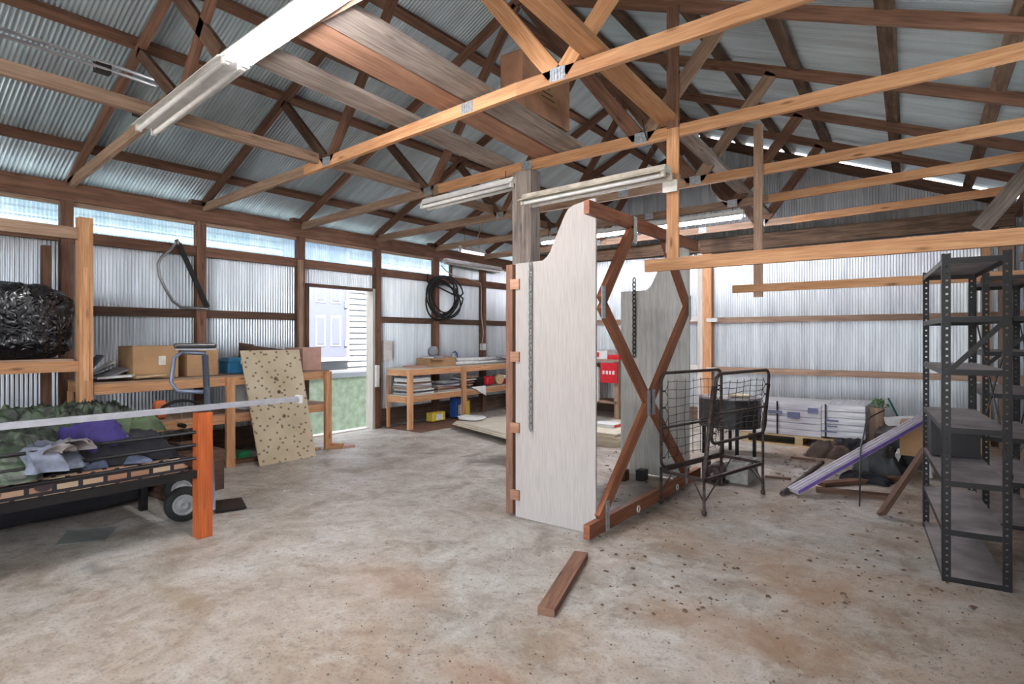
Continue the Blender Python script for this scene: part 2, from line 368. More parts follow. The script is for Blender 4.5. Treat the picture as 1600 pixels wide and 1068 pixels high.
# ------------------------------------------------------------------ mesh builder
class MB:
    def __init__(s): s.v = []; s.f = []; s.uv = []; s.sm = []
    def face(s, idx, uvs=None, smooth=False):
        s.f.append(idx); s.uv.append(uvs or [(0, 0)] * len(idx)); s.sm.append(smooth)
    def hexa(s, p, dims, smooth=False):
        """p: 8 corners (x-,y-,z-) binary order; dims: sizes in metres along the three axes, U runs along the longest"""
        b = len(s.v); s.v += [tuple(q) for q in p]
        L = max(range(3), key=lambda k: dims[k])
        q = [(i & 1, (i >> 1) & 1, (i >> 2) & 1) for i in range(8)]
        for fi in ((0, 2, 3, 1), (4, 5, 7, 6), (0, 1, 5, 4), (2, 6, 7, 3), (0, 4, 6, 2), (1, 3, 7, 5)):
            n = [k for k in range(3) if len({q[i][k] for i in fi}) == 1][0]
            o = [k for k in range(3) if k != n]
            if L in o: a = L; c = [k for k in o if k != L][0]
            else: a, c = o
            off = n * 0.37 + q[fi[0]][n] * 0.71
            s.face([b + i for i in fi], [(q[i][a] * dims[a], q[i][c] * dims[c] + off) for i in fi], smooth)
        return s
    def box(s, lo, hi):
        lo, hi = [min(a, b) for a, b in zip(lo, hi)], [max(a, b) for a, b in zip(lo, hi)]
        return s.hexa([(hi[0] if i & 1 else lo[0], hi[1] if i & 2 else lo[1], hi[2] if i & 4 else lo[2]) for i in range(8)], [hi[k] - lo[k] for k in range(3)])
    def obox(s, c, ax, ay, az):
        """centre and three half-axis vectors"""
        c, ax, ay, az = Vector(c), Vector(ax), Vector(ay), Vector(az)
        return s.hexa([c + ax * (1 if i & 1 else -1) + ay * (1 if i & 2 else -1) + az * (1 if i & 4 else -1) for i in range(8)], [2 * ax.length, 2 * ay.length, 2 * az.length])
    def beam(s, a, b, w, h, up=(0, 0, 1)):
        """timber from a to b: w across, h along up"""
        a, b, up = Vector(a), Vector(b), Vector(up)
        d = (b - a); L = d.length; d.normalize()
        side = d.cross(up)
        if side.length < 1e-4: side = d.cross(Vector((0, 1, 0)))
        side.normalize(); u2 = side.cross(d).normalized()
        return s.obox((a + b) / 2, d * L / 2, side * w / 2, u2 * h / 2)
    def tube(s, pts, r, n=8, closed=False, cap=True):
        pts = [Vector(p) for p in pts]; m = len(pts); base = len(s.v); prev = None
        rr = r if isinstance(r, (list, tuple)) else [r] * m
        for i, p in enumerate(pts):
            if closed: t = pts[(i + 1) % m] - pts[i - 1]
            else: t = pts[min(i + 1, m - 1)] - pts[max(i - 1, 0)]
            t.normalize()
            if prev is None:
                x = t.orthogonal().normalized()
            else:
                x = prev - t * prev.dot(t)
                x = x.normalized() if x.length > 1e-6 else t.orthogonal().normalized()
            prev = x; y = t.cross(x)
            for k in range(n):
                a = 2 * PI * k / n; s.v.append(tuple(p + (x * math.cos(a) + y * math.sin(a)) * rr[i]))
        for i in range(m if closed else m - 1):
            j = (i + 1) % m
            for k in range(n):
                k2 = (k + 1) % n
                s.face([base + i * n + k, base + j * n + k, base + j * n + k2, base + i * n + k2][::-1], [(i * .1, k / n), (i * .1 + .1, k / n), (i * .1 + .1, k / n + .1), (i * .1, k / n + .1)], True)
        if cap and not closed:
            s.face([base + k for k in range(n)]); s.face([base + (m - 1) * n + k for k in range(n)][::-1])
        return s
    def lathe(s, c, axis, prof, n=20):
        """prof: (distance along axis, radius)"""
        c, ax = Vector(c), Vector(axis).normalized(); x = ax.orthogonal().normalized(); y = ax.cross(x); base = len(s.v); m = len(prof)
        for d, r in prof:
            for k in range(n):
                a = 2 * PI * k / n; s.v.append(tuple(c + ax * d + (x * math.cos(a) + y * math.sin(a)) * max(r, 1e-4)))
        for i in range(m - 1):
            for k in range(n):
                k2 = (k + 1) % n
                s.face([base + i * n + k, base + i * n + k2, base + (i + 1) * n + k2, base + (i + 1) * n + k], None, True)
        s.face([base + k for k in range(n)][::-1]); s.face([base + (m - 1) * n + k for k in range(n)])
        return s
    def prism(s, poly, off):
        """polygon of 3-D points pushed by the vector off"""
        off = Vector(off); poly = [Vector(p) for p in poly]; b = len(s.v); n = len(poly)
        o = poly[0]; e = (poly[1] - poly[0]).normalized(); nn = off.normalized(); g = nn.cross(e)
        s.v += [tuple(p) for p in poly] + [tuple(p + off) for p in poly]
        uv = [((p - o).dot(g), (p - o).dot(e)) for p in poly]
        s.face(list(range(n))[::-1], uv[::-1]); s.face([b + n + i for i in range(n)], uv) if False else None
        s.f[-1] = [b + i for i in range(n)][::-1]
        s.face([b + n + i for i in range(n)], uv)
        for i in range(n):
            j = (i + 1) % n
            s.face([b + i, b + j, b + n + j, b + n + i], [(0, 0), (1, 0), (1, .02), (0, .02)])
        return s
    def build(s, name, mat, parent=None, bevel=0.0, mats=None):
        me = bpy.data.meshes.new(name); me.from_pydata(s.v, [], s.f)
        ul = me.uv_layers.new(name='UVMap'); i = 0
        for fu in s.uv:
            for t in fu: ul.data[i].uv = t; i += 1
        me.polygons.foreach_set('use_smooth', s.sm)
        me.materials.append(MATS[mat]); me.update()
        o = bpy.data.objects.new(name, me); COL.objects.link(o)
        if parent: o.parent = parent
        if bevel:
            md = o.modifiers.new('bevel', 'BEVEL'); md.width = bevel; md.segments = 2; md.limit_method = 'ANGLE'
        return o
def tag(o, label=None, cat=None, group=None, kind=None):
    for k, v in (('label', label), ('category', cat), ('group', group), ('kind', kind)):
        if v: o[k] = v
    return o
def thing(name, label, cat, group=None):
    o = bpy.data.objects.new(name, None); COL.objects.link(o); o.empty_display_size = 0.1
    return tag(o, label, cat, group)
def struct(name, parent=None):
    o = bpy.data.objects.new(name, None); COL.objects.link(o); o.empty_display_size = 0.1
    return tag(o, kind='structure')
def V(*a): return Vector(a)
def corrugate(o, du, dv, lu, lv, nrm, pitch=0.034, amp=0.0085, seg=6, clip=None, uv0=0.0):
    """corrugated sheet: waves follow one another along du, ridges run along dv. clip(u) -> (v0, v1)"""
    mb = MB(); o, du, dv, nrm = Vector(o), Vector(du).normalized(), Vector(dv).normalized(), Vector(nrm).normalized()
    n = max(2, int(lu / pitch * seg)); pts = []
    for i in range(n + 1):
        u = lu * i / n; h = amp * math.cos(2 * PI * u / pitch)
        v0, v1 = clip(u) if clip else (0, lv)
        nv = 2
        for j in range(nv + 1):
            v = v0 + (v1 - v0) * j / nv
            mb.v.append(tuple(o + du * u + dv * v + nrm * h))
        if i:
            for j in range(nv):
                a = (i - 1) * (nv + 1) + j; u_ = lu * (i - 1) / n
                va, vb = v0 + (v1 - v0) * j / nv, v0 + (v1 - v0) * (j + 1) / nv
                mb.face([a, a + nv + 1, a + nv + 2, a + 1], [(uv0 + u_, va), (uv0 + u, va), (uv0 + u, vb), (uv0 + u_, vb)], True)
    return mb

# ------------------------------------------------------------------ the shell
XL, XR, YB, YF = -6.75, 0.64, 9.30, -3.2          # inner faces
RX, ZR = -3.2, 4.60                               # ridge line
SL, SR = 0.47, 0.40                               # slopes
def roof_z(x): return ZR + SL * (x - RX) if x < RX else ZR - SR * (x - RX)

fl = MB().box((XL - 0.10, YF - 0.2, -0.12), (XR + 0.15, YB + 0.05, 0.0)).build('floor', 'stained_concrete'); tag(fl, kind='structure')
gr = MB().box((-30, -30, -0.42), (30, 40, -0.24)).build('ground', 'mossy_ground'); tag(gr, kind='structure')
ap = MB().box((-9, -14, -0.24), (3, YF - 0.22, -0.03)).build('trim_1', 'ground_dummy' if 'ground_dummy' in MATS else 'stained_concrete'); tag(ap, kind='structure')

# left wall: corrugated sheet outside posts and rails
wl = struct('wall_left')
XS = XL - 0.105
def lsheet(name, y0, y1, z0, z1, mat, parent):
    return corrugate((XS, y0, z0), (0, 1, 0), (0, 0, 1), y1 - y0, z1 - z0, (1, 0, 0), uv0=y0).build(name, mat, parent)
DY0, DY1, DZ = 4.47, 5.53, 2.03
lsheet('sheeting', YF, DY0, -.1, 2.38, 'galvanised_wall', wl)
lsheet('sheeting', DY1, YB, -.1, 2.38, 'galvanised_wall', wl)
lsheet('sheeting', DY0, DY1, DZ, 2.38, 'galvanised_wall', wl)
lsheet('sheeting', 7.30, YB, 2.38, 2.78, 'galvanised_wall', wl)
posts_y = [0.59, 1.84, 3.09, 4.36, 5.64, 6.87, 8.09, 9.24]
for y in posts_y:
    MB().box((XL - 0.09, y - 0.05, 0), (XL, y + 0.05, 2.67)).build('wall_post', 'brown_lumber', wl)
MB().box((XL - 0.005, 4.30, 0), (XL + 0.035, 4.36, 2.36)).build('wall_post', 'aged_pine', wl)
prev = YF
bays = list(zip([YF] + [p + 0.05 for p in posts_y], [p - 0.05 for p in posts_y]))
for k, (a, b) in enumerate(bays):
    if b < 0.6: continue
    MB().box((XL - 0.075, a, 2.275), (XL - 0.025, b, 2.385)).build('rail', 'brown_lumber', wl)
    if not (a > 4.3 and b < 5.7):
        MB().box((XL - 0.08, a, 1.575), (XL - 0.04, b, 1.665)).build('rail', 'dark_lumber', wl)
        MB().box((XL - 0.09, a, 0.02), (XL - 0.05, b, 0.27)).build('skirt_board', 'treated_skirt', wl)
MB().box((XL - 0.045, YF, 2.665), (XL, 5.64, 2.845)).build('top_plate', 'brown_lumber', wl)
MB().box((XL - 0.045, 5.642, 2.665), (XL, 6.88, 2.845)).build('top_plate', 'brown_lumber', wl)
MB().box((XL - 0.045, 6.882, 2.665), (XL, YB - 0.05, 2.835)).build('top_plate', 'brown_lumber', wl)
MB().box((XL - 0.10, YF, 2.63), (XL - 0.046, YB - 0.05, 2.665)).build('top_plate', 'aged_pine', wl)
wk = 0
for k, (a, b) in enumerate(bays):
    if b < 0.6 or a > 6.95: continue
    wk += 1
    b2 = 7.30 if a > 6.9 else b + 0.05
    tag(lsheet('window_%d' % wk, max(a - 0.05, YF), b2, 2.38, 2.76, 'fibreglass_panel', None), kind='structure')
b = MB(); b.box((XL - 0.10, 7.25, 2.386), (XL - 0.06, 7.30, 2.63)); b.build('rail', 'brown_lumber', wl)

# door opening
dr = struct('door_1')
MB().box((XL - 0.11, DY0 - 0.05, 0), (XL + 0.0, DY0, DZ + 0.04)).build('jamb', 'dark_lumber', dr)
MB().box((XL - 0.15, DY1, 0), (XL + 0.0, DY1 + 0.045, DZ + 0.04)).build('jamb', 'whitewash', dr)
MB().box((XL - 0.11, DY0, DZ), (XL + 0.0, DY1, DZ + 0.04)).build('head', 'dark_lumber', dr)
MB().box((XL - 0.19, DY0, -0.05), (XL - 0.08, DY1, 0.015)).build('sill', 'whitewash', dr)

# back wall
wb = struct('wall_back')
YS = YB + 0.02
def gable(u):
    x = XL - 0.1 + u
    top = roof_z(x) + (0.03 if x < RX else -0.005)
    return (-0.05, top)
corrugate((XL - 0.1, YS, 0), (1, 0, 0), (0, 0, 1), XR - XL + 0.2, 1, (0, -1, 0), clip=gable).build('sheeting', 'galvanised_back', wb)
XC = -3.12
for x0, x1 in ((XL, XC - 0.1), (XC + 0.07, XR)):
    for z0, z1, mt in ((0.80, 0.885, 'aged_pine'), (1.58, 1.665, 'aged_pine')):
        MB().box((x0, YB - 0.05, z0), (x1, YB - 0.005, z1)).build('rail', mt, wb)
    MB().box((x0, YB - 0.04, 0.02), (x1, YB - 0.005, 0.22)).build('skirt_board', 'treated_skirt', wb)
MB().box((XC - 0.005, YB - 0.12, 0), (XC + 0.135, YB - 0.01, 2.75)).build('wall_post', 'fresh_pine', wb)
MB().box((XC - 0.085, YB - 0.11, 0), (XC - 0.006, YB - 0.02, 2.75)).build('wall_post', 'whitewash', wb)
for z in (0.82, 1.60):
    MB().box((XC + 0.06, YB - 0.135, z - 0.005), (XC + 0.23, YB - 0.121, z + 0.055)).build('bracket', 'label_white', wb)
    MB().box((XC - 0.22, YB - 0.075, z + 0.01), (XC - 0.10, YB - 0.051, z + 0.09)).build('bracket', 'label_white', wb)
MB().box((XR - 0.14, YB - 0.14, 0), (XR, YB - 0.01, 2.95)).build('wall_post', 'aged_pine', wb)
MB().box((XR - 0.30, YB - 0.10, 0), (XR - 0.22, YB - 0.01, 2.75)).build('wall_post', 'fresh_pine', wb)
# hewn tie beam across the gable
MB().beam((XL, YB - 0.15, 2.82), (XC, YB - 0.15, 2.80), 0.16, 0.20).build('tie_beam', 'rough_log', wb)
MB().beam((XC, YB - 0.16, 2.79), (XR, YB - 0.14, 2.80), 0.16, 0.22).build('tie_beam', 'rough_log', wb)
MB().beam((RX, YB - 0.06, ZR - 0.075), (XR, YB - 0.06, roof_z(XR) - 0.075), 0.05, 0.13).build('rake_board', 'dark_lumber', wb)
MB().beam((XL - .05, YB - 0.06, roof_z(XL) - 0.05), (RX, YB - 0.06, ZR - 0.06), 0.05, 0.10).build('rake_board', 'dark_lumber', wb)

# right wall
wr = struct('wall_right')
tag(corrugate((XR + 0.10, YF, 2.38), (0, 1, 0), (0, 0, 1), 9.6, .40, (-1, 0, 0)).build('window_7', 'opal_panel'), kind='structure')  # unseen translucent strip, added to spread soft daylight through the interior
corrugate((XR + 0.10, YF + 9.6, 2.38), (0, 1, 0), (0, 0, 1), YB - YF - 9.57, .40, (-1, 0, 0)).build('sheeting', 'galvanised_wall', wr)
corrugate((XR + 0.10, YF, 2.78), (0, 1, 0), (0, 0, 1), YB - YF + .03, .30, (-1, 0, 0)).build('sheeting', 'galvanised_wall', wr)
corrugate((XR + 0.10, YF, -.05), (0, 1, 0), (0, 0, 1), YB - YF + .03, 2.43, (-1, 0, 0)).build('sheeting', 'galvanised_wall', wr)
for y in (0.6, 1.85, 3.1, 4.37, 5.62, 6.87, 8.1):
    MB().box((XR, y - 0.05, 0), (XR + 0.09, y + 0.05, 2.80)).build('wall_post', 'aged_pine', wr)
MB().box((XR, YF, 2.80), (XR + 0.09, YB - 0.15, 2.93)).build('top_plate', 'brown_lumber', wr)
for z in (0.85, 1.62, 2.3):
    MB().box((XR + 0.05, YF, z - 0.045), (XR + 0.088, YB - 0.15, z + 0.045)).build('rail', 'aged_pine', wr)

# added unseen front wall; its opening is narrowed to cut light from behind
wf = struct('wall_front_added')
corrugate((XL - 0.1, YF, 0), (1, 0, 0), (0, 0, 1), 3.1, 3.0, (0, 1, 0)).build('sheeting', 'galvanised_wall', wf)
corrugate((XL - 0.1, YF, 0), (1, 0, 0), (0, 0, 1), XR - XL + 0.2, 1, (0, 1, 0), clip=lambda u: (2.45, roof_z(XL - 0.1 + u) + .03)).build('sheeting', 'galvanised_wall', wf)
MB().box((XL + 2.9, YF + .02, 0), (XL + 3.0, YF + .11, 2.6)).build('door_post', 'brown_lumber', wf)
MB().box((XL, YF + .02, 2.40), (XR, YF + .08, 2.6)).build('door_header', 'brown_lumber', wf)

# roof: two corrugated slopes on purlins
ce = struct('ceiling')
for sgn, x1, sl, nm in ((-1, XL - 0.45, SL, 'left'), (1, XR + 0.45, SR, 'right')):
    d = Vector((x1 - RX, 0, -sl * abs(x1 - RX))); L = d.length; d.normalize()
    nn = Vector((0, 1, 0)).cross(d).normalized()
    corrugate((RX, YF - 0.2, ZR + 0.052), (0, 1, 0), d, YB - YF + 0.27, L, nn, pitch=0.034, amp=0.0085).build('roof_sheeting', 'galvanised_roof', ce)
def purlin(x0, x1, w, h, mat, y0=YF - 0.15, y1=YB + 0.05):
    up = Vector((-SL, 0, 1)) if x0 < RX else Vector((SR, 0, 1))
    z0, z1 = roof_z(x0) + 0.02 - (h - 0.04) / 2, roof_z(x1) + 0.02 - (h - 0.04) / 2
    MB().beam((x0, y0, z0), (x1, y1, z1), w, h, up).build('purlin', mat, ce)
for x in (-7.0, -6.40, -5.78, -5.16, -4.55, -3.93, -3.42):
    purlin(x, x, 0.09, 0.05, 'brown_lumber' if x > -7 else 'dark_lumber')
for x0, x1 in ((-2.60, -3.10), (-2.05, -2.56), (-1.40, -1.86), (-0.64, -1.28), (0.02, -0.54), (0.55, 0.20)):
    # measured lines of the waney purlins on the right-hand slope
    purlin(x0 if x0 > RX else x0, x1, 0.10, 0.055, 'rough_log')

# ------------------------------------------------------------------ roof trusses
TY = [1.87, 3.12, 4.37, 5.62, 6.85, 8.10]
CH = {0: [(-6.80, 2.79), (-4.95, 2.99), (-3.0, 3.08), (XR + 0.08, 3.05)],
      1: [(-6.80, 2.78), (-4.77, 2.86), (-2.31, 2.97), (XR + 0.08, 3.01)],
      2: [(-6.80, 2.76), (-4.26, 2.87), (-3.10, 2.90), (XR + 0.08, 2.94)],
      3: [(-6.80, 2.77), (-4.26, 2.82), (-2.08, 2.84), (XR + 0.08, 2.87)],
      4: [(-6.80, 2.78), (-4.26, 2.81), (-1.59, 2.85), (XR + 0.08, 2.92)],
      5: [(-6.80, 2.78), (-4.26, 2.80), (-1.59, 2.82), (XR + 0.08, 2.88)]}
TW = ['nearest roof truss, its tie carrying the long tube lights', 'second roof truss from the camera, its tie passing over the cardboard carton',
      'third roof truss, its tie resting on the weathered post head', 'fourth roof truss back, just behind the hanging pine rail',
      'fifth roof truss, its tie crossing behind the short hanging stud', 'last roof truss before the corrugated gable wall']
def chord_z(k, x):
    c = CH[k]
    for (a, za), (b, zb) in zip(c, c[1:]):
        if x <= b: return za + (zb - za) * (x - a) / (b - a) + 0.045
    return c[-1][1]
J1X, J2X = -4.42, -1.98
for k, y in enumerate(TY):
    t = thing('roof_truss', TW[k], 'roof truss', 'roof trusses')
    pts = [V(x, y, z + 0.045) for x, z in CH[k]]
    cmats = ['aged_pine', 'fresh_pine' if k < 3 else 'aged_pine', 'fresh_pine']
    if k == 0: cmats = ['aged_pine'] * 3
    if k == 2: cmats = ['aged_pine', 'fresh_pine', 'fresh_pine']
    for i in range(3):
        hc = 0.14 if (k == 0 and i) else 0.09; up_ = V(0, 0, (hc - .09) / 2)
        MB().beam(pts[i] + up_, pts[i + 1] + up_, 0.04, hc).build('bottom_chord', cmats[i], t)
    rz = lambda x: roof_z(x) - 0.055
    MB().beam((XL - 0.3, y, rz(XL - 0.3)), (RX + 0.0, y, rz(RX)), 0.04, 0.092).build('top_chord', 'brown_lumber', t)
    MB().beam((RX, y, rz(RX)), (XR + 0.35, y, rz(XR + 0.35)), 0.04, 0.092).build('top_chord', 'brown_lumber', t)
    j1, j2 = V(J1X, y, chord_z(k, J1X) + 0.05), V(J2X, y, chord_z(k, J2X) + 0.05)
    w1, w2 = ('dark_lumber', 'brown_lumber')
    r1, r2 = ('fresh_pine', 'fresh_pine') if k == 1 else (('brown_lumber', 'aged_pine') if k in (2, 3) else ('dark_lumber', 'brown_lumber'))
    MB().beam(j1 + V(-.03, 0, -.03), (-5.13, y, rz(-5.13) - .02), 0.04, 0.088, (0, 1, 0) and (1, 0, .3)).build('web', w1, t)
    MB().beam(j1 + V(.03, 0, -.03), (RX - 0.05, y, rz(RX) - .06), 0.04, 0.088, (1, 0, .3)).build('web', w2, t)
    MB().beam(j2 + V(-.03, 0, -.03), (RX + 0.05, y, rz(RX) - .06), 0.04, 0.115, (1, 0, .3)).build('web', r1, t)
    MB().beam(j2 + V(.03, 0, -.03), (-1.28, y, rz(-1.28) - .02), 0.04, 0.105, (1, 0, .3)).build('web', r2, t)
    if k == 0: MB().beam(on_y(346, 86, y), on_y(262, -30, y), 0.04, 0.11, (1, 0, .3)).build('web', 'dark_lumber', t)
    for px in (J1X, J2X, -3.12 if k == 2 else -3.0 + 0.25 * (k % 2)):
        zc = chord_z(k, px)
        hh = 0.075 if px != J2X else 0.085
        g = MB().box((px - 0.055, y - 0.024, zc - 0.035), (px + 0.055, y - 0.0205, zc - 0.035 + hh))
        for q in range(5):
            g.box((px - 0.05 + q * 0.022, y - 0.027, zc - 0.03), (px - 0.042 + q * 0.022, y - 0.0241, zc + 0.035))
        g.build('nail_plate', 'galvanised_plate', t)
    if k in (1, 2, 4):
        MB().box((XL - 0.005, y - 0.14, 2.847), (XL + 0.0, y - 0.03, 2.90)).box((XL - 0.08, y - 0.14, 2.847), (XL - 0.005, y - 0.03, 2.90)).build('heel_block', 'dark_lumber', t)

# boards lying lengthwise on the ties
def plank(label, pts, w, h, mat, name='plank', group=None, up=(0, 0, 1), cat='plank'):
    o = MB().beam(pts[0], pts[1], w, h, up).build(name, mat)
    return tag(o, label, cat, group)
ZT = 3.075
plank('weathered grey plank on the ties, carrying the cardboard carton', ((-2.68, 1.84, 3.145), (-2.67, 4.44, 3.03)), 0.25, 0.036, 'grey_board', group='planks laid over the roof ties')
plank('reddish wide plank on the ties, beside the grey one under the carton', ((-2.94, 1.84, 3.145), (-2.95, 4.44, 3.03)), 0.25, 0.036, 'reddish_board', group='planks laid over the roof ties')
plank('grey-brown plank alone on the ties, nearest the eave of the three wide planks', ((-3.45, 1.84, 3.14), (-3.45, 4.44, 3.02)), 0.25, 0.036, 'grey_board', group='planks laid over the roof ties')
plank('pale pine brace lying lengthwise over the ties beside the hanging stud', ((-1.70, 1.7, 3.16), (-1.76, 4.42, 3.06)), 0.15, 0.04, 'fresh_pine', 'lateral_brace', cat='brace')
plank('greyed brace board lying lengthwise over the far ties', ((-1.74, 4.50, 3.05), (-1.92, 8.15, 2.99)), 0.13, 0.04, 'grey_board', 'lateral_brace', cat='brace')
plank('long brown brace in wood paled for window light, running along the ties above the workbenches', ((-4.55, -1.1, 2.99), (-4.56, 8.3, 2.94)), 0.05, 0.09, 'aged_pine', 'lateral_brace', cat='brace')  # lighter wood stands in for window light caught on the underside

# ------------------------------------------------------------------ hanging rails and posts
t = thing('hanging_rail', 'bright pine rail hung low from the ties on a tall stud', 'hanging rail')
MB().box((-1.92, 4.285, 1.87), (XR - 0.02, 4.325, 1.965)).build('rail', 'fresh_pine', t)
MB().box((-1.755, 4.327, 1.90), (-1.66, 4.348, 2.98)).build('hanger', 'fresh_pine', t)
MB().box((-1.755, 4.327, 2.981), (-1.66, 4.348, 3.93)).build('hanger', 'brown_lumber', t)
MB().box((-1.765, 4.27, 2.47), (-1.65, 4.284, 2.56)).build('plate', 'label_white', t)
t = thing('hanging_rail', 'short-stemmed pine rail hung lower behind the brighter one', 'hanging rail')
MB().box((-1.60, 5.515, 1.765), (XR - 0.02, 5.550, 1.835)).build('rail', 'fresh_pine', t)
MB().box((-1.42, 5.552, 1.72), (-1.345, 5.590, 3.30)).build('hanger', 'aged_pine', t)

tag(MB().box((-3.24, 4.29, 0.0), (-3.03, 4.44, 2.885)).build('support_post', 'grey_board'), 'thick weathered post rising behind the white panel to the ties', 'post')
o = MB().beam(on_y(1530, 358, 7.4), on_y(1612, 262, 7.4), 0.06, 0.15, (0, 0, 1)).build('knee_brace', 'grey_board')
tag(o, 'weathered grey diagonal knee brace under the eave above the dark shelving', 'brace')

# ------------------------------------------------------------------ white panel partition with the stained frame
t = thing('plywood_partition', 'tall whitewashed plywood panels joined by a red-stained zigzag timber frame', 'partition')
def panel(name, y, mat, x0, x1, th):
    prof = [(x0, 0.015), (x1, 0.015), (x1, 2.20 if name == 'back_panel' else 2.29)]
    top = prof[-1][1]
    prof += [(x1 - 0.02, top + 0.005), (x1 - 0.17, top - 0.02), (x1 - 0.215, top - 0.04), (x1 - 0.245, top - 0.08), (x1 - 0.37, top - 0.33), (x1 - 0.395, top - 0.36), (x1 - 0.43, top - 0.385), (x0, top - 0.39)]
    return MB().prism([V(x, y, z) for x, z in prof][::-1], (0, th, 0)).build(name, mat, t)
panel('front_panel', 3.45, 'painted_panel', -2.575, -1.90, 0.018)
panel('back_panel', 5.30, 'grey_panel', -2.63, -1.93, 0.018)
for z in (0.17, 0.67, 1.20, 1.74):
    MB().box((-2.615, 3.435, z - 0.03), (-2.535, 3.4495, z + 0.045)).build('wood_block', 'reddish_board', t)
MB().box((-2.68, 3.47, 0.02), (-2.62, 3.57, 1.90)).build('side_stud', 'brown_lumber', t)
FX = -1.885
def fr(y, z): return V(FX, y, z)
MB().beam(fr(3.30, 2.205), fr(5.36, 2.205), 0.04, 0.09).build('top_rail', 'red_stained', t)
MB().beam(fr(3.30, 0.075), fr(5.42, 0.075), 0.045, 0.095).build('bottom_rail', 'red_stained', t)
segs = [((3.98, 2.16), (3.50, 1.60)), ((3.50, 1.58), (4.25, 0.86)), ((4.25, 0.82), (3.47, 0.12)),
        ((4.60, 2.16), (5.12, 1.64)), ((5.12, 1.62), (4.31, 0.86)), ((4.31, 0.82), (5.10, 0.12))]
for a, b_ in segs:
    MB().beam(fr(*a), fr(*b_), 0.04, 0.088, (0, 0.3, 1)).build('diagonal', 'red_stained', t)
for (y, z, h) in ((3.99, 2.15, .20), (4.60, 2.15, .20), (3.49, 1.59, .22), (5.13, 1.62, .22), (4.235, 0.84, .20), (4.325, 0.84, .20), (3.55, 0.13, .20), (5.05, 0.13, .18)):
    MB().box((FX + 0.0225, y - 0.025, z - h / 2), (FX + 0.0265, y + 0.025, z + h / 2)).build('strap_plate', 'galvanised_plate', t)
for y in (4.02, 4.80):
    ring = [V(FX + 0.035, y + 0.022 * math.cos(a), 0.065 + 0.022 * math.sin(a)) for a in [2 * PI * i / 14 for i in range(14)]]
    MB().tube(ring, 0.006, 6, closed=True).build('eye_ring', 'label_white', t)

def chain(top, bot, link, r, mat, name, label):
    mb = MB(); n = int((top.z - bot.z) / (link * 0.74))
    for i in range(n):
        c = V(top.x, top.y, top.z - i * link * 0.74); fl = i % 2
        ring = []
        for q in range(12):
            a = 2 * PI * q / 12; w = math.cos(a) * link * 0.30; h = math.sin(a) * link * 0.5
            ring.append(c + (V(w, 0, h) if fl else V(w * .35, w, h)))
        mb.tube(ring, r, 5, closed=True)
    tag(mb.build(name, mat), label, 'chain')
chain(on_y(828.5, 412, 3.43), on_y(828.5, 675, 3.43), 0.036, 0.0055, 'chain_steel', 'hanging_chain', 'long bright steel chain hanging down the white panel')
chain(on_y(991, 438, 5.27), on_y(991, 565, 5.27), 0.055, 0.006, 'dark_chain', 'hanging_chain', 'short dark chain hanging on the grey rear panel')

# ------------------------------------------------------------------ tube light fittings
def tube_light(label, a, b, lit, mat='white_enamel', w=0.20, tubes=2, chains=True, tube='lit_tube', group='tube light fittings', top=None):
    a, b = Vector(a), Vector(b); d = (b - a).normalized(); side = d.cross(V(0, 0, 1)).normalized(); up = side.cross(d)
    t = thing('tube_light', label, 'tube light', group)
    def sec(poly, aa, bb): return MB().prism([aa + side * p[0] + up * p[1] for p in poly], bb - aa)
    h = w / 2
    sec([(-h, .03), (-h * .55, .055), (-h * .4, .095), (h * .4, .095), (h * .55, .055), (h, .03), (h, .025), (h * .55, .045), (0, .035), (-h * .55, .045), (-h, .025)], a, b).build('housing', mat, t)
    offs = [0] if tubes == 1 else [-h * .5, h * .5]
    for o_ in offs:
        MB().tube([a + side * o_ + up * .012 + d * .03, b + side * o_ + up * .012 - d * .03], 0.017, 10).build('tube', (tube if lit else 'white_enamel'), t)
    for e, sgn in ((a, 1), (b, -1)):
        for o_ in offs:
            MB().obox(e + side * o_ + up * .022 + d * .012 * sgn, d * .012, side * .018, up * .026).build('lamp_holder', mat, t)
    if top:
        for e in (a + d * .12, b - d * .12):
            MB().tube([e + up * .09, V(e.x, e.y, top)], 0.004, 5).build('hanger_chain', 'dark_chain', t)
    return t
tube_light('unlit white double tube fitting at the eave end of the nearest tie', on_y(228, 208, 1.74), on_y(366, 103, 1.74), False)
tube_light('brightest fitting overhead, both its tubes lit and glaring', on_y(368, 101, 1.74), on_y(612, -66, 1.74), True, w=.18)
tube_light('clean unlit fitting slung under the tie on the open side of the weathered post', on_y(664, 327, 4.30), on_y(806, 293, 4.30), False, top=2.92)
tube_light('grimy cream empty fitting fixed between the weathered post and the tall hanging stud', on_y(822, 322, 4.17), on_y(1044, 278, 4.17), False, mat='dirty_enamel', w=0.26)
tube_light('lit single tube fitting glowing high behind the stained frame', on_y(846, 382, 6.83), on_y(1162, 340, 6.83), True, tubes=1, w=0.14, tube='lit_tube_cool', top=2.87)
tube_light('unlit fitting fixed high along the left wall above the coiled hose', (-6.65, 6.95, 2.57), (-6.65, 8.42, 2.56), False, w=0.20, tubes=1)
tube_light('small lit fitting hung on a cord at the dim far end of the left eave', (-6.2, 6.82, 2.72), (-6.2, 7.42, 2.72), True, w=0.12, tubes=1, tube='lit_tube_dim', top=3.2)

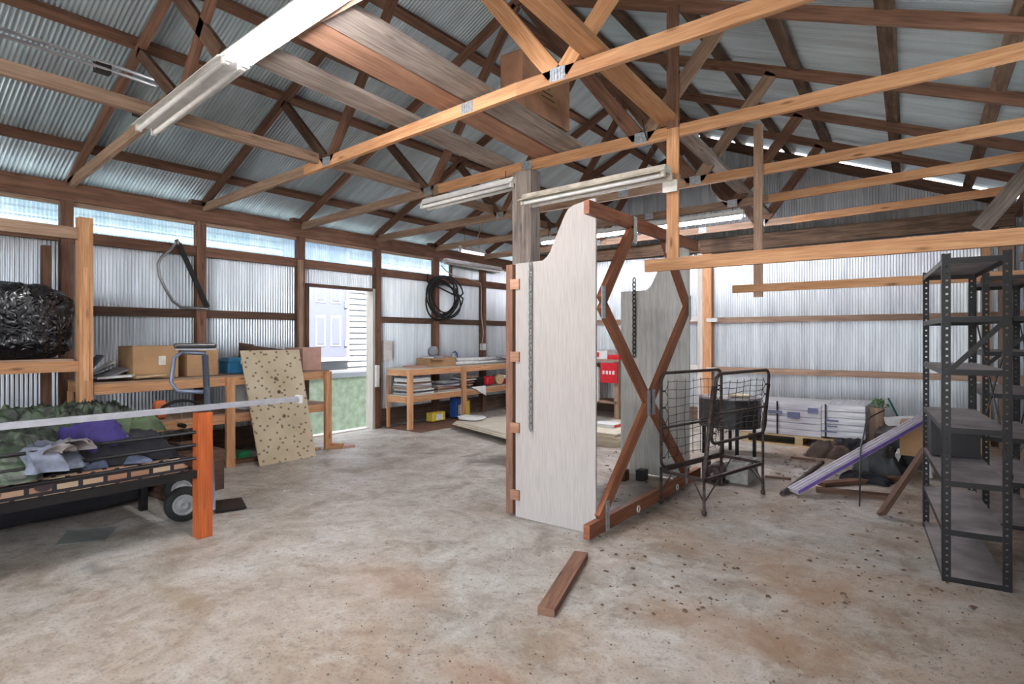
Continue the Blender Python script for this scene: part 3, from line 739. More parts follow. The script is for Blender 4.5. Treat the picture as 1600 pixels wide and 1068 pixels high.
# ------------------------------------------------------------------ overhead bits
t = thing('storage_carton', 'water-stained brown cardboard carton lying on planks up among the ties', 'cardboard carton')
q = [on_y(806, 140, 3.55), on_y(893, 190, 3.35), on_y(897, 112, 3.35), on_y(806, 96, 3.60)]
MB().box((-2.76, 3.50, 3.09), (-2.55, 4.18, 3.52)).build('body', 'cardboard_old', t, bevel=.006)
MB().prism([V(-2.76, 3.50, 3.521), V(-2.55, 3.50, 3.521), V(-2.50, 3.50, 3.56), V(-2.50, 4.15, 3.56), V(-2.55, 4.18, 3.521), V(-2.76, 4.18, 3.521)], (0, 0, .006)).build('flap', 'cardboard_old', t)
MB().box((-2.5495, 3.72, 3.22), (-2.546, 3.98, 3.38)).build('printed_panel', 'cardboard', t)
for k in range(3): MB().box((-2.5459, 3.75, 3.25 + k * .04), (-2.5455, 3.95 - .04 * k, 3.26 + k * .04)).build('printed_line', 'dark_lumber', t)

def cable(label, pts, r, mat, name='cable', cat='cable'):
    P_ = [Vector(p) for p in pts]; out = []
    for i in range(len(P_) - 1):
        p0, p1, p2, p3 = P_[max(i - 1, 0)], P_[i], P_[i + 1], P_[min(i + 2, len(P_) - 1)]
        for s_ in range(6):
            u = s_ / 6
            out.append(0.5 * ((2 * p1) + (p2 - p0) * u + (2 * p0 - 5 * p1 + 4 * p2 - p3) * u * u + (3 * p1 - p0 - 3 * p2 + p3) * u ** 3))
    out.append(P_[-1])
    return tag(MB().tube(out, r, 6).build(name, mat), label, cat)
t = thing('conduit_run', 'silver conduit pair running along under the roof beside the nearest truss', 'conduit')
for dz in (0, .045):
    MB().tube([on_z(-40, 42, 3.36) + V(0, 0, dz), on_z(150, 103, 3.36) + V(0, 0, dz), on_z(243, 134, 3.36) + V(0, 0, dz)], 0.014, 8).build('pipe', 'aluminium', t)
MB().obox(on_z(160, 106, 3.37), (0.03, 0, 0), (0, .05, 0), (0, 0, .04)).build('clamp', 'dark_chain', t)
p = on_y(219, 170, 1.80)
tag(MB().obox(p, (.075, 0, 0), (0, .03, 0), (0, 0, .045)).build('junction_box', 'black_steel'), 'black junction box tucked beside the unlit fitting on the nearest tie', 'junction box')
cable('thin dark wire looping down from the third tie behind the weathered stud', [on_y(1004, 188, 4.3), on_y(1010, 215, 4.32), on_y(1020, 232, 4.5), on_y(1022, 245, 4.5)], 0.005, 'black_hose')
cable('beige wire drooping off the fifth tie', [on_y(1108, 275, 6.8), on_y(1113, 300, 6.8), on_y(1125, 312, 6.8), on_y(1140, 316, 6.8)], 0.006, 'label_white')
cable('white lamp cord rising from the small far fitting to the roof', [(-6.18, 7.05, 2.80), (-6.0, 7.05, 3.0), (-5.85, 7.05, 3.33)], 0.008, 'beige_wire')
cable('beige wire running down the left wall past the coiled hose to a socket', [on_x(690, 415, XL + .02), on_x(705, 428, XL + .02), on_x(745, 440, XL + .02), on_x(752, 450, XL + .03), on_x(752, 490, XL + .03), on_x(755, 520, XL + .03), on_x(752, 542, XL + .03)], 0.008, 'beige_wire')
MBs = MB().box((XL - 0.05, 8.02, 1.12), (XL + .03, 8.10, 1.24)).build('wall_socket', 'label_white'); tag(MBs, 'pale socket box low on the left wall post above the far bench', 'socket')
tag(MB().box((XL - 0.05, 5.75, 1.00), (XL - .02, 5.92, 1.30)).build('switch_plate', 'label_white'), 'cream switch plate on the wall just past the doorway', 'switch')
tag(MB().box((XL + .001, 5.56, .62), (XL + .04, 5.62, .94)).build('door_block', 'paper'), 'small white block fixed on the doorway post above the floor', 'block')

# coiled hose on the left wall
mb = MB(); random.seed(4)
c0 = on_x(693, 466, XL + 0.085)
pts = []
for i in range(7 * 26):
    a = 2 * PI * i / 26; k = i // 26
    rr = 0.30 + 0.055 * math.sin(k * 2.1) + 0.012 * math.sin(a * 3 + k)
    pts.append(c0 + V(0.05 * math.sin(k * 1.7 + a), (rr + .04) * math.cos(a + 0.2 * k) + 0.04 * math.sin(k * 1.3), rr * math.sin(a + .2 * k) - 0.03 * k * 0.5 + 0.05))
pts = [on_x(668, 428, XL + .03), on_x(668, 440, XL + .05)] + pts
tag(mb.tube(pts, 0.014, 7).build('garden_hose', 'black_hose'), 'black hose coiled on a nail on the left wall post', 'hose')

# bow saw hung on the wall
t = thing('bow_saw', 'large bow-shaped saw hanging by its tip on the left wall', 'saw')
arc = [on_x(u, v, XL + .03) for u, v in ((277, 376), (268, 388), (252, 402), (247, 412), (249, 430), (258, 450), (270, 470), (284, 480), (300, 481), (323, 482))]
MB().tube(arc, 0.016, 8).build('frame', 'chain_steel', t)
bl = [on_x(279, 380, XL + .02), on_x(324, 480, XL + .02)]
MB().beam(bl[0], bl[1], 0.012, 0.055, (0, 1, 0.45)).build('blade', 'black_steel', t)
MB().tube([on_x(275, 374, XL + .03), on_x(280, 382, XL + .03)], 0.022, 8).build('tip_clamp', 'chain_steel', t)

# ------------------------------------------------------------------ storage rack on the left (with the black bag)
t = thing('storage_rack', 'heavy pine storage rack against the left wall under the first windows', 'rack')
MB().box((-6.00, 1.69, 0.0), (-5.90, 1.79, 2.38)).build('post', 'fresh_pine', t)
MB().box((-5.90, 1.715, 0.98), (-5.885, 1.755, 1.95)).build('cleat', 'fresh_pine', t)
MB().box((-5.99, YF + .8, 2.19), (-5.93, 1.689, 2.29)).build('top_rail', 'aged_pine', t)
MB().box((-5.98, YF + .8, 1.06), (-5.92, 1.689, 1.15)).build('front_rail', 'fresh_pine', t)
MB().box((-6.64, YF + .8, 1.15), (-5.93, 1.66, 1.17)).build('shelf_board', 'aged_pine', t)
MB().box((-6.64, YF + .8, 0.70), (-5.93, 1.66, 0.72)).build('shelf_board', 'aged_pine', t)
MB().box((-6.62, 1.60, 0.0), (-6.54, 1.66, 2.19)).build('post', 'brown_lumber', t)

def lump(name, mat, centre, size, seed, label, cat, group=None, n=34, amp=0.10, fold=7.0, exp=0.55, flat=True, parent=None):
    """soft full body: a rounded box pushed about by folded noise"""
    mb = MB(); c = Vector(centre); s3 = Vector(size) / 2; m = n; k2 = n * 2; off = V(seed * 3.7, seed * 1.3, seed * 5.1)
    def sp(x, e): return math.copysign(abs(x) ** e, x)
    for i in range(m + 1):
        th = -PI / 2 + PI * i / m
        for j in range(k2):
            ph = 2 * PI * j / k2
            d = V(sp(math.cos(th), exp) * sp(math.cos(ph), exp), sp(math.cos(th), exp) * sp(math.sin(ph), exp), sp(math.sin(th), exp))
            p = V(d.x * s3.x, d.y * s3.y, d.z * s3.z)
            w = p * fold
            f = 1 - abs(noise.noise(w + off)) * 2.0 + 0.5 * (1 - abs(noise.noise(w * 2.3 + off)) * 2) 
            p *= 1 + amp * (f - 0.8)
            if flat: p.z = max(p.z, -s3.z)
            mb.v.append(tuple(c + p))
    for i in range(m):
        for j in range(k2):
            j2 = (j + 1) % k2
            mb.face([i * k2 + j, i * k2 + j2, (i + 1) * k2 + j2, (i + 1) * k2 + j], [(j * .05, i * .05)] * 4, True)
    o = mb.build(name, mat, parent)
    return tag(o, label, cat, group) if label else o
lump('rubbish_bag', 'bin_bag_plastic', (-6.24, 1.12, 1.485), (0.62, 1.16, 0.62), 3, 'bulging glossy black plastic bag lying on the rack shelf', 'plastic bag', amp=0.09, fold=5.5, exp=0.45, n=48)

# ------------------------------------------------------------------ left workbench
def bench(label, corners, ztop, zshelf, legs, top_mat, frame_mat, shelf=True, th=0.09):
    """corners: front-near, front-far, back-far, back-near (xy)"""
    t = thing('workbench', label, 'workbench')
    q = [V(x, y, 0) for x, y in corners]
    MB().prism([p + V(0, 0, ztop - .016) for p in q], (0, 0, .016)).build('worktop', top_mat, t)
    def rail(a, b, z, nm='rail', w=.038, h=th): MB().beam(V(a.x, a.y, z), V(b.x, b.y, z), w, h).build(nm, frame_mat, t)
    inn = V(-0.02, 0, 0)
    for z in ((ztop - .016 - th / 2), zshelf - .012 - th / 2):
        rail(q[0] + inn, q[1] + inn, z); rail(q[0] + V(-.045, .02, 0), q[3] + V(.02, .02, 0), z); rail(q[1] + V(-.045, -.02, 0), q[2] + V(.02, -.02, 0), z)
    MB().prism([p + V(0, 0, zshelf - .012) for p in q], (0, 0, .012)).build('shelf_board', top_mat, t)
    d = (q[1] - q[0])
    for f in legs:
        p = q[0] + d * f
        MB().box((p.x - .0, p.y - .045, 0), (p.x + .04, p.y + .045, ztop - .016)).build('leg', frame_mat, t)
    for p in (q[3], q[2]):
        MB().box((p.x + .0, p.y - .04 if p is q[2] else p.y, 0), (p.x + .04, p.y + .0 if p is q[2] else p.y + .04, ztop - .11)).build('leg', frame_mat, t)
    return t
bench('long pine workbench against the left wall, cluttered with cartons and a toolbox', [(-5.92, 1.80), (-6.03, 4.27), (-6.62, 4.27), (-6.62, 1.80)], 0.955, 0.56, (0.49, 0.985), 'aged_pine', 'fresh_pine')
bench('pine bench past the doorway, its lower shelf stacked with picture frames', [(-6.24, 5.74), (-6.40, 8.70), (-6.70, 8.70), (-6.70, 5.74)], 0.895, 0.50, (0.012, 0.43, 0.93), 'pale_sheet', 'fresh_pine')

def carton(label, lo, hi, mat='cardboard', rot=0.0, name='cardboard_box', flaps=True, lbl=False, group=None, openl=False, cat='cardboard box'):
    t = thing(name, label, cat, group)
    c = (Vector(lo) + Vector(hi)) / 2; s3 = (Vector(hi) - Vector(lo)) / 2; R = Matrix.Rotation(rot, 3, 'Z')
    ax, ay, az = R @ V(s3.x, 0, 0), R @ V(0, s3.y, 0), V(0, 0, s3.z)
    MB().obox(c, ax, ay, az).build('body', mat, t, bevel=.004)
    if flaps:
        MB().prism([c + az - ay + ax, c + az + ay + ax, c + az + ay + ax * .05, c + az - ay + ax * .05], (0, 0, .005)).build('flap', mat, t)
    if lbl:
        MB().obox(c + ax * 1.012 + ay * .25 + az * .1, ax * .01, ay * .16, az * .28).build('label', 'label_white', t)
    return t
BT = 0.957
carton('tall brown carton with a white label, biggest box on the left bench', (-6.45, 2.16, BT), (-6.08, 2.56, BT + .31), 'cardboard', .0, lbl=True)
t = carton('brown carton with printed lettering standing behind the hand truck handle', (-6.45, 2.66, BT), (-6.12, 2.97, BT + .27), 'cardboard', .0)
for k in range(4):
    MB().box((-6.1195, 2.72, BT + .06 + k * .045), (-6.117, 2.72 + .2 - .04 * (k % 2), BT + .072 + k * .045)).build('printed_lettering', 'cardboard_old', t)
t = thing('toolbox', 'blue plastic toolbox with a raised handle on the left bench', 'toolbox')
MB().box((-6.42, 3.12, BT), (-6.20, 3.50, BT + .13)).build('body', 'blue_plastic', t, bevel=.01)
MB().prism([V(-6.43, 3.11, BT + .13), V(-6.19, 3.11, BT + .13), V(-6.22, 3.14, BT + .17), V(-6.40, 3.14, BT + .17)], (0, .40, 0)).build('lid', 'blue_plastic', t)
MB().box((-6.195, 3.25, BT + .10), (-6.185, 3.30, BT + .15)).build('latch', 'label_white', t)
carton('low open tan carton of odds and ends beside the blue toolbox', (-6.16, 3.43, BT), (-5.98, 3.75, BT + .115), 'cardboard_pale', flaps=False)
t = thing('wooden_crate', 'dark wooden crate tilted up on the left bench behind the plywood sheet', 'crate')
a0, a1 = V(-6.42, 3.50, 0), V(-6.45, 4.05, 0)
for nm, A, B, w, h in (('side', (-6.55, 3.42, 1.19), (-6.50, 4.15, 1.09), .02, .17), ('side', (-6.25, 3.42, 1.17), (-6.20, 4.12, 1.08), .02, .17), ('end', (-6.55, 3.42, 1.20), (-6.25, 3.42, 1.18), .02, .18), ('end', (-6.50, 4.14, 1.10), (-6.20, 4.12, 1.08), .02, .16), ('base', (-6.40, 3.43, 1.10), (-6.35, 4.13, 1.0), .30, .015)):
    MB().beam(A, B, w, h).build(nm, 'dark_lumber', t)
carton('pinkish tilted carton at the doorway end of the left bench', (-6.42, 3.92, BT), (-6.10, 4.2, BT + .27), 'pink_carton', rot=.12)
random.seed(9)
cols = ['dark_print', 'paper', 'dark_print', 'grey_vinyl', 'paper', 'cardboard_pale', 'dark_print']
lab = ['dark curled magazine propped against the wall on the left bench', 'white magazine in the sliding pile on the left bench', 'black folder slumped over in the pile on the left bench',
       'grey folder leaning in the pile on the left bench', 'open white papers draped near the bench edge', 'flattened tan cardboard piece before the tall carton', 'small dark book flat by the rack post']
pos = [(-6.5, 1.95, .10, .9), (-6.42, 2.00, .07, .6), (-6.33, 1.96, .055, .5), (-6.25, 2.04, .04, .3), (-6.08, 2.03, .015, .06), (-6.05, 2.27, .012, .05), (-6.2, 1.9, .012, 0)]
for k, (x, y, z, tilt) in enumerate(pos):
    R = Matrix.Rotation(random.uniform(-.5, .5), 3, 'Z') @ Matrix.Rotation(tilt, 3, 'X')
    tag(MB().obox((x, y, BT + z + .02), R @ V(.10, 0, 0), R @ V(0, .13, 0), R @ V(0, 0, .009)).build('magazine', cols[k]), lab[k], 'magazine', 'papers on the left bench')
# pegboard-like plywood leaning on the bench
t = thing('plywood_offcut', 'speckled knotty plywood sheet leaning on the left bench', 'plywood sheet')
bl_, br_ = on_z(406, 728, 0), on_z(494, 712, 0)
u_ = V(-.26, .03, 1.21)
pl = [bl_, br_, br_ + u_ + V(.03, -.10, 0), bl_ + u_ + V(0, -.10, 0)]
MB().prism(pl, V(-.012, -.003, 0)).build('sheet', 'speckled_plywood', t)
def on_ply(a, b_): return pl[0] * (1 - a) * (1 - b_) + pl[1] * a * (1 - b_) + pl[2] * a * b_ + pl[3] * (1 - a) * b_
for a, b_, r in ((.50, .74, .022), (.52, .62, .02), (.30, .55, .018), (.54, .40, .02)):
    c = on_ply(a, b_) + V(.004, 0, 0); nrm = (pl[1] - pl[0]).cross(pl[3] - pl[0]).normalized()
    if nrm.x < 0: nrm = -nrm
    MB().lathe(c - nrm * .001, nrm, [(0, r), (.003, r * .9)], 12).build('knot', 'dark_lumber', t)

# things on and under the lower shelf
t = thing('detergent_box', 'white and blue printed carton on the lower shelf of the left bench', 'carton')
MB().box((-6.3, 3.25, .562), (-6.12, 3.60, .84)).build('body', 'paper', t)
MB().box((-6.119, 3.30, .60), (-6.116, 3.55, .76)).build('blue_print', 'blue_plastic', t)
mb = MB()
for (y, z0, z1) in ((3.36, .77, .82), (3.42, .77, .82)): mb.box((-6.119, y, z0), (-6.116, y + .035, z1))
mb.build('print', 'navy_ink', t)
lump('crumpled_bottle', 'green_plastic', (-6.25, 3.32, .045), (.10, .16, .09), 5, 'bright green plastic bottle lying in the litter under the left bench', 'bottle', n=12)
for k, (x, y, z, a, L) in enumerate(((-6.1, 3.15, .02, .2, .5), (-6.25, 3.7, .02, -.3, .45), (-6.15, 4.05, .015, 1.2, .3), (-5.98, 4.30, .03, 1.0, .22), (-5.9, 4.42, .015, .5, .2))):
    d = V(math.sin(a), math.cos(a), 0) * L / 2
    tag(MB().beam(V(x, y, z) - d, V(x, y, z) + d, .08, z * 1.9).build('scrap_wood', ('brown_lumber', 'dark_lumber', 'aged_pine', 'fresh_pine', 'pink_carton')[k]),
        ('brown offcut lying under the left bench by its middle leg', 'dark offcut behind the plywood sheet foot', 'short offcut under the doorway end of the bench', 'thick pine offcut at the bench end by the doorway', 'thin pinkish offcut on the doorway threshold')[k], 'offcut', 'wood scraps under the left bench')

# ------------------------------------------------------------------ bench past the doorway: frames, jars, boxes
random.seed(21)
z = .503; fr_mats = ['paper', 'dark_print', 'paper', 'aged_pine', 'grey_vinyl', 'paper', 'brown_lumber', 'white_enamel']
def frame(nm, c, L, W, rot, mat, label, tilt=0.0, h=.022, group='picture frames on the far bench shelf'):
    t = thing('picture_frame', label, 'picture frame', group)
    R = Matrix.Rotation(rot, 3, 'Z') @ Matrix.Rotation(tilt, 3, 'Y')
    c = Vector(c); e = .035
    mb = MB()
    for sx in (-1, 1):
        mb.obox(c + R @ V(sx * (W / 2 - e / 2), 0, 0), R @ V(e / 2, 0, 0), R @ V(0, L / 2, 0), R @ V(0, 0, h / 2))
        mb.obox(c + R @ V(0, sx * (L / 2 - e / 2), 0), R @ V(W / 2 - e, 0, 0), R @ V(0, e / 2, 0), R @ V(0, 0, h / 2))
    mb.build('moulding', mat, t)
    MB().obox(c, R @ V(W / 2 - e, 0, 0), R @ V(0, L / 2 - e, 0), R @ V(0, 0, h * .3)).build('picture', 'grey_vinyl' if mat == 'paper' else 'paper', t)
    return t
words = ['lowest', 'second from the bottom', 'third from the bottom', 'fourth from the bottom', 'fifth from the bottom', 'sixth from the bottom', 'seventh from the bottom', 'eighth, slipping forward', 'ninth, askew', 'topmost']
colw = ['white', 'black', 'white', 'pine', 'grey', 'white', 'brown', 'cream', 'white', 'black']
for k in range(10):
    frame('f', (-6.43 + random.uniform(-.02, .02), 6.04 + random.uniform(-.03, .04), z + .014 + k * .027), .50 - .012 * k, .36, random.uniform(-.12, .12), fr_mats[k % 8],
          '%s frame %s in the tall stack by the doorway' % (colw[k], words[k]))
for k in range(6):
    frame('f', (-6.44 + random.uniform(-.03, .03), 6.66 + random.uniform(-.05, .05), z + .014 + k * .026), .50 - .02 * k, .32, random.uniform(-.2, .2), ('paper', 'brown_lumber', 'aged_pine', 'paper', 'dark_print', 'grey_vinyl')[k],
          '%s frame in the middle stack, %s' % (('white', 'brown', 'pine', 'cream', 'black', 'grey')[k], ('lowest', 'second up', 'third up', 'fourth up', 'fifth up', 'on top')[k]))
for k in range(5):
    frame('f', (-6.50, 7.10 + k * .05, z + .035 + .042 * k), .32, .30, 0.05 * k, ('dark_print', 'aged_pine', 'brown_lumber', 'paper', 'aged_pine')[k],
          ('black', 'pine', 'brown', 'white', 'pale pine')[k] + ' frame leaning in the row before the middle leg, ' + ('nearest the doorway', 'second along', 'third along', 'fourth along', 'farthest along')[k], tilt=0.12)
t = thing('black_case', 'small black case on the far bench shelf behind the middle leg', 'case'); MB().box((-6.62, 7.30, z + .19), (-6.5, 7.5, z + .35)).build('body', 'black_steel', t); 
t.location = (0.07, .18, -.19)
lump('paint_can_bag', 'red_plastic', (-6.52, 7.92, z + .085), (.16, .22, .165), 8, 'round red plastic tub on the far bench shelf', 'tub', n=12, amp=.04)
t = thing('wicker_drum', 'tan wicker drum lying on its side on the far bench shelf', 'drum')
MB().lathe((-6.50, 8.16, z + .095), (1, -.25, 0), [(-.06, .02), (-.06, .085), (.06, .092), (.075, .09), (.075, .07), (.06, .01)], 20).build('body', 'wicker', t)
t = thing('paint_tin', 'red and white tin at the far end of the bench shelf', 'tin')
MB().lathe((-6.52, 8.36, z + .001), (0, 0, 1), [(0, .045), (.10, .045)], 16).build('body', 'red_plastic', t)
MB().lathe((-6.52, 8.36, z + .102), (0, 0, 1), [(0, .046), (.05, .046), (.055, .03)], 16).build('lid', 'paper', t)
t = thing('paint_tin', 'dark green tin last on the bench shelf', 'tin')
MB().lathe((-6.55, 8.52, z + .001), (0, 0, 1), [(0, .055), (.13, .055), (.13, .05)], 16).build('body', 'teal_plastic', t)
MB().lathe((-6.55, 8.52, z + .132), (0, 0, 1), [(0, .03), (.04, .03)], 12).build('lid', 'paper', t)
tag(MB().prism([V(-6.30, 7.22, .53), V(-6.30, 7.58, .53), V(-6.27, 7.56, .36)], (.004, 0, 0)).build('hanging_paper', 'paper'), 'white paper hanging over the far bench shelf edge', 'paper')
z = .897
t = thing('open_carton', 'low brown carton full of odds and ends on the far bench top', 'cardboard box')
mb = MB()
for lo, hi in (((-6.64, 6.30, z), (-6.34, 6.31, z + .13)), ((-6.66, 6.88, z), (-6.36, 6.89, z + .13)), ((-6.36, 6.31, z), (-6.35, 6.88, z + .13)), ((-6.65, 6.31, z), (-6.64, 6.88, z + .13)), ((-6.64, 6.31, z), (-6.36, 6.88, z + .01))): mb.box(lo, hi)
mb.build('body', 'cardboard', t)
MB().prism([V(-6.35, 6.31, z + .13), V(-6.35, 6.6, z + .13), V(-6.27, 6.55, z + .10), V(-6.27, 6.31, z + .10)], (0, 0, .004)).build('flap', 'cardboard', t)
for k, (x, y, s_, m_, nm, lb) in enumerate(((-6.5, 6.42, .10, 'paper', 'crumpled_paper', 'crumpled white paper poking out of the low carton'), (-6.5, 6.62, .11, 'grey_vinyl', 'rag', 'grey rag stuffed in the low carton'), (-6.48, 6.78, .09, 'aged_pine', 'wood_offcut', 'wood offcut poking out of the low carton'))):
    lump(nm, m_, (x, y, z + .11), (s_ * 1.5, s_ * 1.6, s_), 30 + k, lb, nm.split('_')[-1], n=12)
tag(MB().box((-6.62, 5.98, z), (-6.36, 6.26, z + .025)).build('flat_board', 'pink_carton'), 'flat brown board lying before the low carton on the far bench', 'board')
lump('dust_sheet', 'grey_vinyl', (-6.60, 6.62, z + .23), (.12, .20, .18), 40, 'grey shade standing behind the low carton against the wall', 'shade', n=14, exp=.9)
for k, (x, y, dz) in enumerate(((-6.58, 6.98, .03), (-6.50, 6.96, .03), (-6.42, 6.95, .03), (-6.54, 6.97, .085), (-6.46, 6.99, .085))):
    tag(MB().lathe((x, y, z + dz), (.02, 1, 0), [(0, .022), (0, .028), (1.35, .028), (1.35, .022)], 12).build('tube_roll', 'paper' if k % 2 else 'white_enamel'),
        ('rolled white tube at the wall side of the bottom row', 'rolled white tube in the middle of the bottom row', 'rolled white tube at the front of the bottom row', 'rolled white tube on top, wall side', 'rolled white tube on top, front side')[k] + ' on the far bench', 'roll', 'long white rolls on the far bench')
cable('pale flat strap trailing over the far bench edge', [(-6.40, 8.0, z + .12), (-6.36, 8.15, z + .1), (-6.33, 8.3, z + .03), (-6.32, 8.36, z - .06)], .012, 'grey_vinyl', 'strap', 'strap')
t = thing('spray_bottle', 'white bottle with a blue handle on the far bench against the wall', 'bottle')
MB().lathe((-6.66, 7.15, z), (0, 0, 1), [(0, .04), (.14, .04), (.17, .02), (.19, .02)], 14).build('body', 'paper', t)
MB().tube([V(-6.66, 7.15, z + .19), V(-6.66, 7.20, z + .22), V(-6.66, 7.26, z + .18), V(-6.66, 7.26, z + .12)], .012, 8).build('handle', 'navy_plastic', t)
# under it
tag(MB().box((-6.70, 5.72, 0.001), (-5.95, 7.5, .012)).build('base_sheet', 'brown_lumber'), 'brown sheet lying on the floor under the far bench', 'board')
t = thing('oil_can', 'squat yellow container under the far bench', 'container'); MB().box((-6.55, 6.42, .031), (-6.42, 6.72, .17)).build('body', 'yellow_plastic', t, bevel=.01); MB().box((-6.419, 6.50, .05), (-6.416, 6.66, .14)).build('label', 'paper', t)
t = thing('antifreeze_jug', 'tall blue plastic jug under the far bench', 'jug'); MB().box((-6.58, 6.98, .031), (-6.42, 7.18, .36)).build('body', 'navy_plastic', t, bevel=.02); MB().box((-6.419, 7.02, .08), (-6.416, 7.14, .24)).build('label', 'paper', t); MB().lathe((-6.5, 7.08, .36), (0, 0, 1), [(0, .03), (.03, .03)], 10).build('cap', 'black_rubber', t)
t = thing('oil_bottle', 'slim yellow bottle beside the blue jug under the far bench', 'bottle'); MB().box((-6.55, 7.24, .031), (-6.45, 7.36, .30)).build('body', 'yellow_plastic', t, bevel=.02); MB().lathe((-6.5, 7.30, .30), (0, 0, 1), [(0, .03), (.06, .015), (.09, .015)], 10).build('spout', 'yellow_plastic', t)

# pale sheets lying on the floor before that bench
p0, p1 = on_z(707, 657, .13), on_z(800, 681, .13)
dd = (p1 - p0); w_ = V(-dd.y, dd.x, 0).normalized() * 1.55
for k in range(3):
    a0 = V(0.02 * k, .015 * k, 0)
    zz = .075 + k * .019
    tag(MB().prism([V(p.x, p.y, zz) + a0 for p in (p0, p0 + dd * 1.02, p0 + dd * 1.02 + w_, p0 + w_)], (0, 0, .017)).build('wall_sheet', 'pale_sheet'),
        ('lowest', 'middle', 'top')[k] + ' pale sheet of the low pile before the far bench', 'sheet', 'pale sheets on the floor')
tag(MB().obox(on_z(765, 674, 0) + V(-.02, .07, .036), (.09, -.03, 0), (.03, .07, 0), (0, 0, .036)).build('support_block', 'paper'), 'white block under the near edge of the pale sheet pile', 'block')
tag(MB().obox(p0 + dd * .9 + w_ * .8 + V(0, 0, -.094), (.09, -.03, 0), (.03, .07, 0), (0, 0, .036)).build('support_block', 'paper'), 'white block under the rear edge of the pale sheet pile', 'block')
lump('crumpled_sheet', 'paper', on_z(735, 652, .165), (.40, .30, .05), 51, 'crumpled paper lying on the pale sheet pile', 'paper', n=14, amp=.2)
tag(MB().box((-6.55, 8.62, .001), (-6.2, 9.0, .34)).build('storage_crate', 'dark_lumber'), 'dark wooden crate in the far corner past the bench', 'crate')

# stack of boards behind the partition, seen through the frame
random.seed(5)
for k in range(8):
    j = random.uniform(-.02, .02)
    tag(MB().box((-3.84 + j, 6.38 + j, .002 + k * .021), (-3.22 + j, 7.55, .021 + k * .021)).build('board_sheet', 'pale_sheet' if k % 2 else 'bare_plywood'),
        ('bottom', 'second', 'third', 'fourth', 'fifth', 'sixth', 'seventh', 'top')[k] + ' plywood sheet of the stack behind the partition, counted upward', 'sheet', 'plywood stack behind the partition')
t = thing('tile_box', 'flat red and white box on the plywood stack behind the partition', 'box')
MB().box((-3.78, 6.75, .172), (-3.45, 7.0, .215)).build('body', 'paper', t); MB().box((-3.449, 6.76, .18), (-3.446, 6.99, .208)).build('red_band', 'red_plastic', t)
t = thing('side_table', 'narrow wooden stand by the back wall holding red and white boxes', 'stand')
MB().box((-5.6, 8.60, .95), (-4.30, 9.20, .985)).build('top', 'aged_pine', t)
for x in (-5.58, -4.40):
    for y in (8.62, 9.10): MB().box((x, y, 0), (x + .08, y + .08, .95)).build('leg', 'aged_pine', t)
MB().box((-5.55, 8.62, .25), (-4.35, 9.15, .28)).build('shelf', 'aged_pine', t)
t = thing('printed_box', 'white box with red print on the back wall stand', 'box'); MB().box((-4.98, 8.66, .987), (-4.55, 8.95, 1.13)).build('body', 'paper', t); MB().box((-4.90, 8.655, 1.02), (-4.70, 8.6595, 1.10)).build('red_print', 'red_ink', t)
t = thing('storage_tote', 'red plastic tote on the floor beside the back wall stand', 'tote'); MB().box((-4.22, 8.75, .001), (-3.95, 9.15, .20)).build('body', 'red_plastic', t, bevel=.02); MB().box((-4.24, 8.73, .201), (-3.93, 9.17, .23)).build('lid', 'red_plastic', t)
t = thing('printed_box', 'red carton with white lettering hung at the stand edge', 'box'); MB().box((-4.52, 8.62, .987), (-4.32, 8.9, 1.06)).build('body', 'red_plastic', t)
t = thing('printed_box', 'red carton with white lettering on the stand shelf', 'box'); MB().box((-4.62, 8.56, .60), (-4.32, 8.595, .93)).build('body', 'red_plastic', t)
mb = MB()
for k in range(4): mb.box((-4.58 + k * .06, 8.552, .74), (-4.545 + k * .06, 8.5595, .80))
mb.build('lettering', 'paper', t)
tag(MB().box((-5.2, 8.54, .285), (-4.66, 8.60, .86)).build('appliance_carton', 'paper'), 'tall white carton with blue print before the back wall stand', 'carton')

# ------------------------------------------------------------------ bed with rails, mattress, tarp, clothes
t = thing('day_bed', 'low bed with black rails and an orange-stained corner post, heaped with clothes', 'bed')
px, py = -4.03, 1.85
MB().box((px - .05, py - .045, 0), (px + .04, py + .05, .845)).build('post', 'orange_stained', t, bevel=.004)
y0 = -0.35
for z_, r_ in ((.715, .011), (.63, .011), (.54, .011)):
    MB().tube([V(px, y0, z_), V(px, py - .044, z_)], r_, 8).build('side_rod', 'black_steel', t)
MB().box((px - .02, y0, .41), (px + .02, py - .046, .46)).build('side_rail', 'black_steel', t)
MB().box((px - 1.02, y0, .41), (px - .98, py - .046, .46)).build('side_rail', 'black_steel', t)
MB().box((px - 1.02, py - .02, .0), (px - .97, py + .03, .60)).build('post', 'black_steel', t)
for z_ in (.58, .44):
    MB().tube([V(px - .97, py, z_), V(px - .05, py, z_)], .012, 8).build('end_rod', 'black_steel', t)
for k in range(4):
    MB().box((px - .979, y0 + .2 + k * .5, .415), (px - .021, y0 + .24 + k * .5, .43)).build('slat', 'black_steel', t)
for xx in (px, px - 1.0):
    MB().box((xx - .045, y0 - .09, 0), (xx + .045, y0 - .001, .845)).build('post', 'orange_stained', t, bevel=.004)
m_ = MB().box((px - .96, y0 + .02, .432), (px - .03, py - .07, .56)).build('mattress', 'patterned_ticking', None, bevel=.03)
tag(m_, 'patterned mattress in tan and black lying on the low bed', 'mattress')

